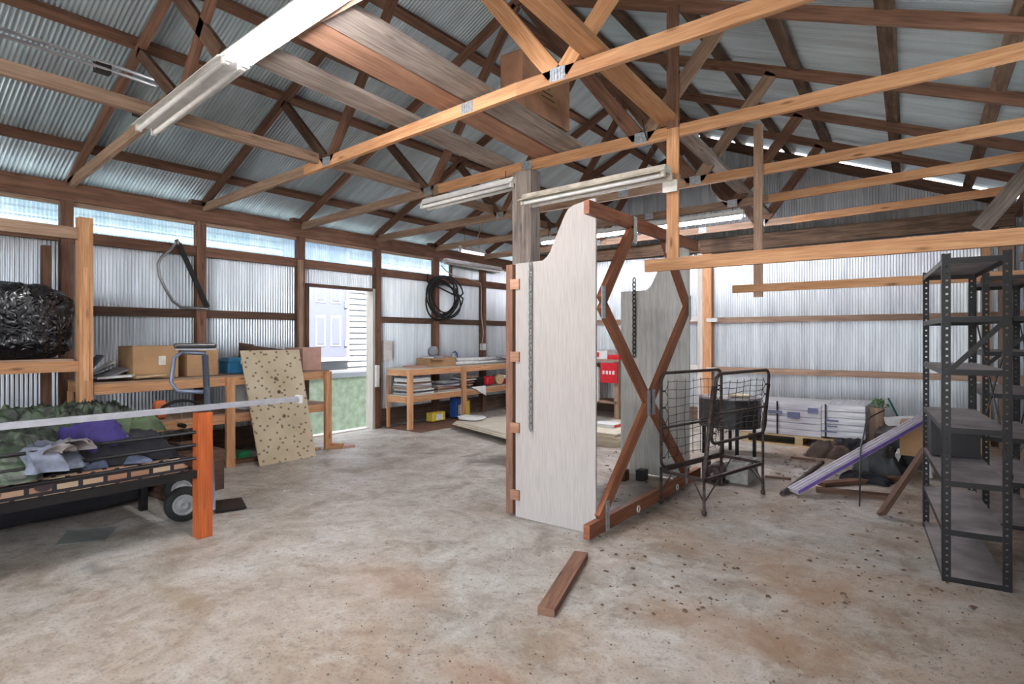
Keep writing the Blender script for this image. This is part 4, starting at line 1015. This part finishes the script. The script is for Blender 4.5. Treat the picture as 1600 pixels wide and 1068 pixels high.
def drape(name, mat, outline, base, height, seed, label, cat, n=44, fold=6.0, fall=0.5, group=None, zmin=None):
    """heap of cloth: a patch (four corners, xy) raised by folded noise; its rim falls on to what carries it, with a hem below"""
    mb = MB(); q = [Vector((*p, 0)) for p in outline]; off = V(seed * 2.3, seed, seed * .7)
    def pt(i, j):
        a, b_ = i / n, j / n
        p = q[0] * (1 - a) * (1 - b_) + q[1] * a * (1 - b_) + q[2] * a * b_ + q[3] * (1 - a) * b_
        wob = V(noise.noise(V(a * 3, b_ * 3, seed)), noise.noise(V(a * 3, b_ * 3, seed + 9)), 0) * .09
        e = min(a, 1 - a, b_, 1 - b_) * 2
        prof = 1 - (1 - min(1, e * 1.8)) ** 2
        w = V(p.x, p.y, 0) * fold
        f = 1 - abs(noise.noise(w + off)) * 1.9
        f2 = 1 - abs(noise.noise(w * 2.4 + off)) * 1.9
        h = height * prof * (0.55 + 0.35 * f + 0.15 * f2) + .012
        return p + wob + V(0, 0, base + h)
    for i in range(n + 1):
        for j in range(n + 1): mb.v.append(tuple(pt(i, j)))
    w = n + 1
    for i in range(n):
        for j in range(n): mb.face([i * w + j, (i + 1) * w + j, (i + 1) * w + j + 1, i * w + j + 1], [(i * .03, j * .03)] * 4, True)
    rim = [i * w for i in range(n + 1)] + [n * w + j for j in range(1, n + 1)] + [i * w + n for i in range(n - 1, -1, -1)] + [j for j in range(n - 1, 0, -1)]
    b0 = len(mb.v)
    for r_ in rim:
        v_ = mb.v[r_]; mb.v.append((v_[0], v_[1], base + .001))
    for i in range(len(rim)):
        j = (i + 1) % len(rim); mb.face([rim[j], rim[i], b0 + i, b0 + j], None, True)
    mb.face([b0 + i for i in range(len(rim))])
    return tag(mb.build(name, mat), label, cat, group)
drape('ground_tarp', 'camouflage_tarp', [(-5.0, .25), (-3.97, .25), (-4.02, .98), (-5.0, 1.40)], .565, .24, 3, 'crumpled green camouflage tarpaulin heaped on the bed', 'tarpaulin', n=80, fold=9)
drape('ground_tarp', 'camouflage_tarp', [(-5.85, .6), (-5.08, .6), (-5.10, 2.05), (-5.80, 2.25)], 0.305, .52, 4, 'dark green tarpaulin spread over the pile between bed and workbench', 'tarpaulin', n=80, fold=7)
lump('storage_heap', 'black_cloth', (-5.48, 1.35, .15), (.60, 1.35, .30), 12, 'dark stuffed bundle under the tarpaulin between bed and workbench', 'bundle', amp=.05, n=20)
drape('purple_shirt', 'purple_cloth', [(-4.55, 1.18), (-4.16, 1.22), (-4.18, 1.52), (-4.62, 1.62)], .62, .19, 6, 'purple garment on top of the clothes heap on the bed', 'garment', fold=7, n=36)
drape('black_jacket', 'black_cloth', [(-4.72, 1.16), (-4.08, 1.12), (-4.08, 1.72), (-4.74, 1.78)], .565, .16, 7, 'black jacket spread under the purple garment', 'garment', fold=6)
drape('grey_shirt', 'light_denim', [(-4.30, .86), (-4.00, .90), (-3.985, 1.16), (-4.30, 1.24)], .60, .14, 8, 'grey-blue garment hanging over the bed rails', 'garment', fold=9, n=36)
drape('denim_jeans', 'denim_cloth', [(-4.30, 1.24), (-4.06, 1.20), (-4.06, 1.52), (-4.34, 1.50)], .563, .05, 9, 'faded jeans flat on the mattress near the rails', 'garment', fold=9, n=30)
drape('olive_coat', 'sage_cloth', [(-4.80, 1.50), (-4.40, 1.42), (-4.36, 1.76), (-4.82, 1.78)], .70, .12, 10, 'sage green garment near the orange corner post', 'garment', fold=8, n=30)
drape('taupe_sleeve', 'taupe_cloth', [(-4.02, 1.00), (-3.99, 1.05), (-3.985, 1.20), (-4.06, 1.24)], .70, .05, 11, 'taupe sleeve draped over the top bed rod', 'garment', fold=9, n=16)
# long aluminium bar lying on the bed posts
a, b_ = V(-4.05, -.36, .872), on_x(467, 627, -4.02); b_.z = .872
t = thing('aluminium_bar', 'long silver bar laid along the bed post tops', 'metal bar')
MB().beam(a, b_, .055, .028).build('bar', 'aluminium', t); MB().beam(a + V(0, 0, .017), b_ + V(0, 0, .017), .02, .01).build('rib', 'aluminium', t)
MB().obox(b_, (.035, 0, 0), (0, .012, 0), (0, 0, .03)).build('end_cap', 'paper', t)

# hand truck behind the bed post
t = thing('hand_truck', 'hand truck with grey tubular frame and black pneumatic wheels behind the bed post', 'hand truck')
W1, W2 = V(-4.47, 1.92, .13), V(-4.93, 2.10, .13)
axd = (W2 - W1).normalized(); fw = V(0.36, .93, 0).normalized()
def tyre(c, nm):
    w = MB().lathe(c - axd * .035, axd, [(0, .07), (.0, .10), (.012, .122), (.035, .130), (.058, .122), (.07, .10), (.07, .07)], 30).build('wheel', 'black_rubber', t)
    MB().lathe(c - axd * .040, axd, [(0, .010), (-.012, .018), (-.012, .028), (.004, .034), (.0, .060), (-.004, .070), (.008, .078), (.072, .072), (.076, .02), (.078, .01)], 24).build('rim', 'rim_paint', w)
tyre(W1, 1); tyre(W2, 2)
MB().tube([W1, W2], .012, 8).build('axle', 'rim_paint', t)
for f in (.22, .78):
    b0 = W1.lerp(W2, f) + fw * .20
    h0 = b0 - fw * .05
    MB().tube([V(b0.x, b0.y, .03), V(b0.x, b0.y, .4) - fw * .012, V(h0.x, h0.y, 1.22)], .016, 8).build('upright', 'blue_grey_tube', t)
m0, m1 = W1.lerp(W2, .22) + fw * .20, W1.lerp(W2, .78) + fw * .20
for zz in (.35, .62, .95):
    sh = -fw * (.05 * zz / 1.22)
    MB().tube([V(m0.x, m0.y, zz) + sh, V(m1.x, m1.y, zz) + sh], .012, 8).build('crossbar', 'blue_grey_tube', t)
top_c = W1.lerp(W2, .22) + fw * .15; bk = -fw
lp = [V(top_c.x, top_c.y, 1.23) + fw * 0, V(top_c.x, top_c.y, 1.24) + bk * .16, V(top_c.x, top_c.y, 1.20) + bk * .21, V(top_c.x, top_c.y, 1.02) + bk * .23, V(top_c.x, top_c.y, .95) + bk * .19, V(top_c.x, top_c.y, .935) + bk * .02]
MB().tube(lp, .016, 8).build('handle_loop', 'blue_grey_tube', t)
MB().obox((m0 + m1) / 2 + V(0, 0, -.115) + fw * .12, axd * .17, fw * .11, (0, 0, .004)).build('toe_plate', 'black_steel', t)
c_ = V(top_c.x, top_c.y, 1.275) - fw * .07 + axd * .13
t2 = thing('seat_pad', 'black padded seat with a grey trim resting on the hand truck handle', 'seat')
MB().obox(c_ + V(0, 0, .012), axd * .17, fw * .14, (0, 0, .018)).build('pad', 'black_vinyl', t2, bevel=.012)
MB().obox(c_ + V(0, 0, -.014), axd * .165, fw * .135, (0, 0, .006)).build('trim', 'grey_vinyl', t2)
# bits behind the bed
t = thing('bicycle_rim', 'dark wheel rim standing behind the clothes heap', 'wheel rim')
rc = V(-5.35, 2.28, .58)
MB().tube([rc + V(.05 * math.cos(a), .22 * math.cos(a), .22 * math.sin(a)) for a in [2 * PI * i / 28 for i in range(28)]], .013, 7, closed=True).build('rim', 'black_steel', t)
MB().tube([rc - V(.05, 0, 0), rc + V(.05, 0, 0)], .02, 8).build('hub', 'black_steel', t)
mb = MB()
for i in range(8):
    a = PI * 2 * i / 8; mb.tube([rc, rc + V(.05 * math.cos(a), .22 * math.cos(a), .22 * math.sin(a))], .002, 4)
mb.build('spokes', 'chain_steel', t)
lump('orange_case', 'orange_plastic', on_x(250, 640, -5.50), (.10, .10, .17), 14, 'small orange plastic case by the wheel rim', 'case', n=10, amp=.03)
tag(MB().box((-5.80, 2.05, 0.001), (-5.15, 2.55, .36)).build('storage_chest', 'dark_lumber'), 'low dark chest on the floor before the left bench', 'chest')

# ------------------------------------------------------------------ clear sheet, loose board and litter on the floor
cs = [on_z(106, 829, .004), on_z(85, 852, .004), on_z(163, 844, .004), on_z(184, 822, .004)]
tag(MB().prism(cs, (0, 0, .004)).build('acrylic_sheet', 'clear_acrylic'), 'clear plastic sheet lying on the floor before the bed', 'plastic sheet')
A, B_ = on_z(908, 866, .02), on_z(853, 956, .02)
tag(MB().beam(A, B_, .085, .038).build('loose_board', 'brown_lumber'), 'short brown board lying alone on the open floor', 'board')
random.seed(77)
def litter(name, n, area, mat, smin, smax, label, cat):
    mb = MB()
    for _ in range(n):
        u, v = random.uniform(area[0], area[2]), random.uniform(area[1], area[3])
        p = on_z(u, v, .004)
        if p.x < XL + .1 or p.y > YB - .1 or p.x > XR - .05: continue
        s_ = random.uniform(smin, smax); a = random.uniform(0, 2 * PI); k = random.randint(4, 6)
        lift = random.uniform(.002, s_ * .4)
        pts = [p + V(math.cos(a + 2 * PI * i / k) * s_ * random.uniform(.5, 1.1), math.sin(a + 2 * PI * i / k) * s_ * random.uniform(.3, .8), lift if i % 2 else 0) for i in range(k)]
        b0 = len(mb.v); mb.v += [tuple(q_) for q_ in pts] + [tuple(p + V(0, 0, lift * 1.4 + .003))]
        for i in range(k): mb.face([b0 + i, b0 + (i + 1) % k, b0 + k], None, False)
    tag(mb.build(name, mat), label, cat, kind='stuff')
litter('floor_flecks', 420, (420, 700, 1600, 1068), 'dirt', .003, .010, 'dark flecks of dirt and bark over the whole slab', 'flecks')
litter('dry_leaves', 240, (935, 730, 1600, 960), 'dry_leaf', .006, .022, 'scattered dry leaves and dirt crumbs on the concrete', 'leaves')
litter('dirt_crumbs', 150, (380, 690, 1600, 1068), 'dry_leaf', .002, .006, 'fine dirt crumbs across the slab', 'crumbs')
litter('leaf_litter', 110, (945, 700, 1080, 790), 'dirt', .01, .035, 'dark leaf litter caught under the stained frame', 'leaf litter')
litter('paper_scraps', 26, (385, 700, 560, 790), 'white_litter', .006, .02, 'white paper scraps near the plywood sheet', 'scraps')
litter('rubble', 120, (1205, 706, 1440, 745), 'dirt', .01, .04, 'dirt and bark bits before the pallet', 'rubble')
litter('chips', 70, (600, 655, 730, 690), 'white_litter', .006, .02, 'pale chips before the far bench', 'chips')

# ------------------------------------------------------------------ folding bed frame standing on end
t = thing('folding_bed_frame', 'rusty folded bed frame with wire springs standing on the floor', 'bed frame')
a_, b2, c2 = on_z(1033, 787, 0), on_z(1100, 806, 0), on_z(1192, 772, 0); d2 = a_ + (c2 - b2)
R_ = .013
for p in (a_, b2, c2, d2):
    l_ = MB().tube([V(p.x, p.y, .02), V(p.x, p.y, .30)], .012, 8).build('leg', 'rusty_tube', t)
    MB().lathe(V(p.x, p.y, 0), (0, 0, 1), [(0, .008), (.01, .018), (.03, .02), (.045, .010)], 10).build('castor', 'rusty_tube', l_)
for p, q_ in ((a_, b2), (b2, c2), (c2, d2), (d2, a_)):
    MB().beam(V(p.x, p.y, .27), V(q_.x, q_.y, .27), .02, .024).build('base_rail', 'rusty_tube', t)
for p, q_ in ((a_, b2), (c2, d2), (b2, c2)):
    for s_, e_ in ((p, q_), (q_, p)):
        MB().tube([V(s_.x, s_.y, .10), s_.lerp(e_, .25) + V(0, 0, .26)], .006, 6).build('stay', 'rusty_tube', t)
def leaf(P0, P1, z0, z1, lean, nm):
    """tubular loop with a spring mesh; P0-P1 foot line, lean = shift of the top"""
    P0, P1, lean = Vector(P0), Vector(P1), Vector(lean); d = (P1 - P0); L = d.length; d.normalize(); H_ = z1 - z0
    def q(u, v): return P0 + d * u + V(0, 0, z0 + v) + lean * (v / H_)
    r = .07; ring = []
    for (cu, cv, s0) in ((r, r, PI), (L - r, r, 1.5 * PI), (L - r, H_ - r, 0), (r, H_ - r, .5 * PI)):
        for k in range(6):
            a = s0 + k * PI / 10; ring.append(q(cu + r * math.cos(a), cv + r * math.sin(a)))
    MB().tube(ring, R_, 8, closed=True).build('tube_loop', 'rusty_tube', t)
    MB().tube([q(0, H_ * .42), q(L, H_ * .42)], .010, 6).build('crossbar', 'rusty_tube', t)
    mb = MB(); m = .10; nu, nv = 6, 9
    for i in range(nu + 1):
        u = m + (L - 2 * m) * i / nu; mb.tube([q(u + .006 * math.sin(7 * k_ + i), .06 + (H_ - .12) * k_ / 8) for k_ in range(9)], .0028, 4)
    for j in range(nv + 1):
        v = .08 + (H_ - .16) * j / nv; mb.tube([q(m + (L - 2 * m) * k_ / 8, v + .006 * math.sin(5 * k_ + j)) for k_ in range(9)], .0028, 4)
    for j in range(0, nv + 1, 2):
        v = .08 + (H_ - .16) * j / nv
        for dv in (-.05, .05):
            if 0.03 < v + dv < H_ - .03:
                mb.tube([q(m, v + dv), q(m - .045, v), q(.0, v)], .0030, 4); mb.tube([q(L - m, v + dv), q(L - m + .045, v), q(L, v)], .0030, 4)
    mb.build('spring_mesh', 'rusty_tube', t)
    for j in range(0, nv + 1, 2):
        v = .08 + (H_ - .16) * j / nv
        MB().tube([q(.012, v), q(.05, v)], .0075, 6).build('coil_spring', 'rusty_tube', t); MB().tube([q(L - .05, v), q(L - .012, v)], .0075, 6).build('coil_spring', 'rusty_tube', t)
leaf(a_, d2 , .29, 1.06, (.00, 0, 0), 'left')
leaf(b2 + (c2 - b2) * .10, c2 + (c2 - b2) * .03, .53, 1.07, (.03, .05, 0), 'right')
MB().tube([V(b2.x, b2.y, .28), V(b2.x, b2.y, .3) + V(.03, .02, .35), V(b2.x + .05, b2.y + .07, .98)], .017, 8).build('hinge_arm', 'rusty_tube', t)
MB().tube([V(c2.x, c2.y, .28), V(c2.x, c2.y, .60), V(c2.x + .04, c2.y + .04, .95)], .012, 8).build('hinge_arm', 'rusty_tube', t)

# black drum-sided table behind the bed frame
t = thing('barrel_table', 'black rounded table with a deep apron standing behind the bed frame', 'table')
ty = 6.55
TL, TM, TR = on_y(1080, 622, ty), on_y(1131, 622, ty), on_y(1177, 622, ty)
zt, zb = TL.z, on_y(1100, 667, ty).z
w = TR.x - TL.x
prof = [V(TL.x + w / 2 + w / 2 * math.cos(a), ty + .30 + (.30 if math.sin(a) > 0 else .30) * math.sin(a), zb) for a in [2 * PI * i / 28 for i in range(28)]]
ap_ = MB().prism(prof, (0, 0, zt - zb)); ap_.build('apron', 'black_vinyl', t)
MB().prism([p + V(0, 0, zt - zb + .001) for p in prof], (0, 0, .02)).build('top', 'shelf_deck', t)
for fx, dy in ((.12, .18), (.5, .02), (.72, .06), (.9, .3), (.4, .55)):
    x = TL.x + w * fx; MB().box((x - .016, ty + dy, 0), (x + .016, ty + dy + .032, zb)).build('leg', 'black_steel', t)
lump('bread_board', 'bare_plywood', (TL.x + w * .7, ty + .22, zt + .045), (.24, .16, .04), 60, 'small tan wooden piece lying on the black table', 'wood piece', n=10, amp=.03)
t = thing('cinder_block', 'grey hollow cinder block on the floor behind the bed frame', 'cinder block')
cb = on_z(1150, 754, 0); mb = MB()
for lo, hi in (((-.09, -.02, 0), (.11, .0, .19)), ((-.09, .32, 0), (.11, .34, .19)), ((-.09, 0, 0), (-.06, .32, .19)), ((.08, 0, 0), (.11, .32, .19)), ((-.06, .145, 0), (.08, .175, .19))):
    mb.box(cb + Vector(lo), cb + Vector(hi))
mb.build('block', 'concrete_block', t)
t = thing('scrap_motor', 'dark scrap motor on the floor inside the bed frame', 'motor')
mc = on_z(1122, 757, 0) + V(-.05, .12, 0)
MB().lathe(mc + V(0, -.10, .09), (0, 1, 0), [(0, .03), (.0, .07), (.02, .085), (.2, .085), (.22, .06), (.24, .02)], 16).build('casing', 'rusty_tube', t)
MB().box(mc + V(-.10, -.08, 0), mc + V(.10, .10, .02)).build('foot', 'rusty_tube', t)
MB().lathe(mc + V(0, -.15, .09), (0, 1, 0), [(0, .012), (.05, .012)], 10).build('shaft', 'chain_steel', t)
MB().box(mc + V(-.14, .0, .0), mc + V(-.10, .14, .16)).build('bracket', 'rusty_tube', t)
for k, (u, v, m_) in enumerate(((978, 752, 'dark_lumber'), (1008, 752, 'black_vinyl'))):
    c_ = on_z(u, v, 0) + V(-.05, .04, 0)
    tag(MB().obox(c_ + V(0, 0, .05), (.04, 0, 0), (0, .05, 0), (0, 0, .05)).build('scrap_block', m_), ('small dark block standing at the foot of the grey rear panel', 'black scrap lump under the stained frame beside the bed frame')[k], 'block')

# ------------------------------------------------------------------ pallet of wrapped cartons
t = thing('wooden_pallet', 'yellowish wooden pallet under the shrink-wrapped cartons', 'pallet')
X0, X1, Y0, Y1 = -2.15, -0.78, 7.80, 8.65
for k in range(5): MB().box((X0, Y0 + k * .185, .115), (X1, Y0 + .11 + k * .185, .135)).build('deck_board', 'pallet_wood', t)
for x in (X0, (X0 + X1) / 2 - .045, X1 - .09): MB().box((x, Y0, .02), (x + .09, Y1, .114)).build('stringer', 'pallet_wood', t)
for y in (Y0, Y1 - .1): MB().box((X0, y, 0), (X1, y + .1, .019)).build('base_board', 'pallet_wood', t)
t = thing('wrapped_cartons', 'white flooring cartons shrink-wrapped in a block on the pallet', 'carton block')
for i, (xa, xb) in enumerate(((X0, -1.22), (-1.215, X1 + .02))):
    for k in range(5):
        z0 = .138 + k * .078 + (.02 if i else .0)
        MB().box((xa, Y0 + .01 + .004 * (k % 2), z0), (xb, Y1 - .02, z0 + .076)).build('carton', 'shrink_wrapped_cartons', t, bevel=.004)
for x in (-1.72, -1.18): MB().box((x, Y0 - .003, .14), (x + .018, Y0 + .008, .55)).build('strap', 'black_steel', t)
for (u0, v0, u1, v1) in ((1230, 643, 1250, 653), (1262, 637, 1278, 646), (1200, 640, 1222, 646), (1290, 655, 1310, 659), (1290, 664, 1308, 667), (1282, 672, 1308, 676)):
    pa, pb = on_y(u0, v0, Y0 - .004), on_y(u1, v1, Y0 + .008); MB().box(pa, pb).build('printed_label', 'navy_ink', t)
for k, (x, y, s_) in enumerate(((-2.2, 8.85, .15),)):
    lump('leaf_bag', 'wicker', (-1.95, 9.02, .12), (.3, .2, .24), 72, 'tan sack slumped behind the pallet by the wall', 'sack', n=12)

# timber post offcut with plants and cords beside the pallet
t = thing('timber_offcut', 'upright weathered timber offcut beside the wrapped cartons', 'offcut')
pp = on_z(1370, 690, 0); pp.y = 8.05; pp.x = on_y(1370, 640, 8.05).x
MB().box((pp.x - .07, pp.y - .05, 0), (pp.x + .07, pp.y + .06, .52)).build('block', 'aged_pine', t)
mb = MB(); random.seed(3)
for k in range(46):
    a = random.uniform(0, 2 * PI); r = random.uniform(.01, .09); c_ = V(pp.x + .04 + r * math.cos(a), pp.y + r * math.sin(a), .53 + random.uniform(0, .09))
    d_ = V(random.uniform(-1, 1), random.uniform(-1, 1), random.uniform(.1, 1)).normalized() * .03; e_ = d_.orthogonal().normalized() * .009
    b0 = len(mb.v); mb.v += [tuple(c_ - d_), tuple(c_ + e_), tuple(c_ + d_), tuple(c_ - e_)]; mb.face([b0, b0 + 1, b0 + 2, b0 + 3])
tag(mb.build('weed_sprig', 'foliage'), 'green sprig of weeds on top of the timber offcut', 'weeds')
cable('black cord looping from the timber offcut over the rail down to the floor', [V(pp.x + .08, pp.y, .50), on_y(1356, 655, 7.6), on_y(1350, 678, 6.9), on_y(1345, 700, 5.9), on_y(1344, 745, 5.15), on_z(1343, 790, .02)], .007, 'black_hose', 'power_cord', 'cord')
cable('dark green strap leaning against the wall by the timber offcut', [V(pp.x + .10, pp.y + .2, .62), V(pp.x + .2, pp.y + .35, .35), V(pp.x + .28, pp.y + .4, .02)], .012, 'teal_plastic', 'strap', 'strap')

# long rail propped on the junk
t = thing('aluminium_rail', 'long pale ribbed rail with a violet edge propped up on the junk', 'rail')
ra, rb = on_z(1240, 768, .03), on_y(1447, 652, 6.5)
d_ = (rb - ra).normalized(); sd = d_.cross(V(0, 0, 1)).normalized(); up_ = sd.cross(d_)
MB().obox((ra + rb) / 2, d_ * (rb - ra).length / 2, sd * .062, up_ * .008).build('web', 'vinyl_rail', t)
for o_, m_ in ((-.06, 'vinyl_rail'), (-.02, 'vinyl_rail'), (.02, 'vinyl_rail'), (.062, 'violet_edge')):
    MB().obox((ra + rb) / 2 + sd * o_ + up_ * .012, d_ * (rb - ra).length / 2, sd * (.003 if m_ == 'violet_edge' else .006), up_ * .014).build('rib', m_, t)
tag(MB().tube([on_z(1222, 771, .022), on_z(1285, 722, .10)], .022, 10).build('pipe_offcut', 'rusty_tube'), 'short rusty pipe poking out under the foot of the pale rail', 'pipe')
for k, (u0, v0, u1, v1, m_, lb) in enumerate(((1283, 756, 1412, 745, 'brown_lumber', 'brown plank on the floor crossing behind the pale rail'), (1275, 764, 1396, 776, 'dark_lumber', 'dark plank lying nearest in the junk under the pale rail'),
                                             (1236, 714, 1275, 719, 'dark_lumber', 'short black stick lying before the pallet'), (1195, 744, 1236, 748, 'dark_lumber', 'thin dark lath on the floor beside the bed frame'))):
    A, B_ = on_z(u0, v0, .02), on_z(u1, v1, .02)
    tag(MB().beam(A, B_, .09 if k < 2 else .03, .036 if k < 2 else .02).build('floor_plank', m_), lb, 'plank')
def heap_at(name, mat, u, v, sx, sy, h, seed, label, cat, fold=8):
    c_ = on_z(u, v, 0)
    drape(name, mat, [(c_.x - sx, c_.y - sy), (c_.x + sx, c_.y - sy), (c_.x + sx, c_.y + sy), (c_.x - sx, c_.y + sy)], 0.0, h, seed, label, cat, n=30, fold=fold)
heap_at('dark_coat', 'charcoal_cloth', 1374, 738, .22, .24, .26, 81, 'charcoal coat heaped on the floor behind the pale rail', 'garment')
heap_at('brown_rag', 'brown_cloth', 1302, 712, .22, .22, .15, 82, 'brown rag pile on the floor before the pallet', 'rag')
heap_at('black_rag', 'black_cloth', 1330, 712, .22, .20, .18, 83, 'black cloth bunched against the pallet corner', 'cloth')
heap_at('black_rag', 'black_cloth', 1352, 752, .20, .10, .08, 84, 'flat black cloth lying between the two floor planks', 'cloth')
t = thing('plastic_stool', 'upturned white plastic stool among the junk by the shelving', 'stool')
sc_ = on_z(1424, 742, 0)
MB().obox(sc_ + V(0, .12, .20), (.13, 0, 0), (0, .13, 0), (0, 0, .012)).build('seat', 'paper', t, bevel=.01)
for dx in (-1, 1):
    for dy in (-1, 1):
        MB().beam(sc_ + V(dx * .15, .12 + dy * .15, 0), sc_ + V(dx * .11, .12 + dy * .11, .19), .045, .02, (0, 1, 0)).build('leg', 'paper', t)
tag(MB().obox(on_y(1407, 657, 7.4), (.13, .03, .015), (-.02, .09, 0), (-.01, 0, .035)).build('white_box', 'paper'), 'small white box with worn print atop the junk by the back wall', 'box')
t = thing('junk_carton', 'brown carton standing in the junk near the shelving', 'cardboard box')
MB().obox(on_y(1432, 684, 6.9), (.13, 0, 0), (0, .14, 0), (0, 0, .16)).build('body', 'cardboard', t, bevel=.004)
t['label'] = 'brown carton standing in the junk near the shelving'
tag(MB().box((-.62, 7.2, 0), (-.18, 7.75, .34)).build('tool_chest', 'black_steel'), 'black chest under the small white box in the junk', 'chest')
# dark board leaning at the end of the shelving
la, lb_ = on_z(1377, 809, 0), on_y(1447, 700, 5.5)
th_ = V(.0, .65, 0)
tag(MB().beam(la + V(0, 0, .03), lb_, .03, .10, (0, 1, .3)).build('leaning_board', 'dark_lumber'), 'dark board leaning against the end of the black shelving', 'board')

# ------------------------------------------------------------------ perforated steel shelving
def shelving(label, org, ang, W, L, levels, H_, braces=True):
    t = thing('steel_shelving', label, 'shelving', 'black perforated steel shelving')
    R = Matrix.Rotation(ang, 3, 'Z'); ex, ey = R @ V(1, 0, 0), R @ V(0, 1, 0); org = V(*org, 0)
    def B(x0, y0, z0, x1, y1, z1, mb):
        c_ = org + ex * (x0 + x1) / 2 + ey * (y0 + y1) / 2 + V(0, 0, (z0 + z1) / 2)
        mb.obox(c_, ex * abs(x1 - x0) / 2, ey * abs(y1 - y0) / 2, (0, 0, (z1 - z0) / 2))
    fl, th, ho, pt = .040, .003, .011, .038
    for cx, sx in ((0, 1), (W, -1)):
        for cy, sy in ((0, 1), (L, -1)):
            mb = MB()
            def flange(kind):
                a, b_ = .0, fl
                m0, m1 = fl / 2 - ho / 2 + .002, fl / 2 + ho / 2 + .002
                def bb(u0, u1, z0, z1):
                    if kind == 'x': B(cx + sx * u0, cy, z0, cx + sx * u1, cy + sy * th, z1, mb)
                    else: B(cx, cy + sy * u0, z0, cx + sx * th, cy + sy * u1, z1, mb)
                bb(a, m0, 0, H_); bb(m1, b_, 0, H_)
                n = int(H_ / pt)
                zz = 0.0
                for i in range(n + 1):
                    z1 = min(H_, i * pt + pt - ho); bb(m0, m1, i * pt, z1) if i * pt < z1 else None
            flange('x'); flange('y')
            mb.build('post', 'black_steel', t)
    for z_ in levels:
        mb = MB(); B(.004, .004, z_ - .003, W - .004, L - .004, z_, mb)
        sh = mb.build('shelf', 'shelf_deck', t)
        mb = MB()
        B(.004, .0035, z_ - .032, W - .004, .006, z_ - .0005, mb); B(.004, L - .006, z_ - .032, W - .004, L - .0035, z_ - .0005, mb)
        B(.0035, .004, z_ - .032, .006, L - .004, z_ - .0005, mb); B(W - .006, .004, z_ - .032, W - .0035, L - .004, z_ - .0005, mb)
        mb.build('lip', 'black_steel', sh)
    if braces:
        for (xa, ya, za, xb, yb, zb_) in ((.02, -.004, 1.15, W - .02, -.004, 1.45), (W + .004, .02, .6, W + .004, L - .02, 1.45), (W + .006, .02, 1.45, W + .006, L - .02, .6)):
            A = org + ex * xa + ey * ya + V(0, 0, za); Bq = org + ex * xb + ey * yb + V(0, 0, zb_)
            MB().beam(A, Bq, .004, .026).build('brace', 'black_steel', t)
    return t, org, ex, ey
t, o_, ex, ey = shelving('black perforated shelving nearest the camera, its decks dusty and bare', (-.025, 3.99), math.radians(6.2), .30, 1.10, (.03, .29, .56, .855, 1.175, 1.465, 1.79), 1.815)
cc = o_ + ex * .15 + ey * .90 + V(0, 0, .565 + .12)
tag(MB().obox(cc, ex * .13, ey * .13, (0, 0, .118)).build('cash_box', 'black_steel'), 'black metal box standing on a middle deck of the nearer shelving', 'metal box')
shelving('second black shelving unit farther along the right wall', (.20, 5.35), math.radians(3), .34, 1.10, (.03, .33, .64, .95, 1.25, 1.50, 1.79), 1.815)
tag(MB().box((-.02, 7.3, 0.001), (.30, 7.36, .62)).build('amber_panel', 'amber_sheet'), 'amber-coloured panel standing behind the nearer shelving', 'panel')

# ------------------------------------------------------------------ outside: neighbouring house seen through the doorway
t = thing('neighbouring_house', 'white clapboard house standing close outside the doorway', 'house')
HX = -8.35
mb = MB()
for k in range(24):
    z0 = .74 + k * .10
    b0 = len(mb.v)
    mb.v += [(HX + .022, -1, z0), (HX + .022, 13, z0), (HX + .004, 13, z0 + .10), (HX + .004, -1, z0 + .10), (HX, -1, z0), (HX, 13, z0)]
    mb.face([b0, b0 + 1, b0 + 2, b0 + 3]); mb.face([b0, b0 + 4, b0 + 5, b0 + 1])
mb.build('siding', 'house_paint', t)
MB().box((HX - .2, -1, -.24), (HX - .01, 13, 3.2)).build('wall', 'house_paint', t)
MB().box((HX - .009, -1, -.24), (HX + .03, 13, .66)).build('foundation', 'mossy_block', t)
MB().box((HX - .009, -1, .661), (HX + .05, 13, .74)).build('skirt_trim', 'house_paint', t)
ya, yb = on_x(488, 500, HX + .06).y - .5, on_x(539, 500, HX + .06).y
d = MB().box((HX + .023, ya, 1.03), (HX + .055, yb, 2.9)).build('door', 'house_door_paint', t)
w = (yb - ya)
yv = on_x(488, 500, HX + .06).y
for yy0, yy1 in ((yv + .06, yv + .06 + (yb - yv) * .30), (yv + (yb - yv) * .55, yb - .08)):
    for z0, z1 in ((1.12, 1.17), (1.20, 1.72), (1.93, 2.25)):
        if z1 - z0 < .1: continue
        pn = MB().box((HX + .0551, yy0, z0), (HX + .060, yy1, z1)); pn.build('door_panel', 'house_paint', d)
        MB().box((HX + .0601, yy0 + .03, z0 + .04), (HX + .066, yy1 - .03, z1 - .04)).build('door_panel', 'house_door_paint', d)
for z0 in (1.20, 1.86): MB().box((HX + .055, yb - .01, z0), (HX + .075, yb + .05, z0 + .12)).build('hinge', 'galvanised_plate', d)
MB().box((HX + .023, yb + .001, .98), (HX + .06, yb + .09, 2.9)).build('door_trim', 'house_paint', t)
MB().box((HX + .061, yb + .012, .98), (HX + .068, yb + .03, 2.9)).build('door_trim', 'trim_line', t)
MB().box((HX + .023, ya, .95), (HX + .10, yb + .09, 1.02)).build('door_sill', 'house_paint', t)
MB().box((HX + .056, ya, 1.02), (HX + .09, yb + .05, 1.032)).build('door_sill', 'trim_line', t)
MB().box((HX - .6, -1.2, 3.15), (HX + .25, 13.2, 3.25)).build('eave', 'house_paint', t)
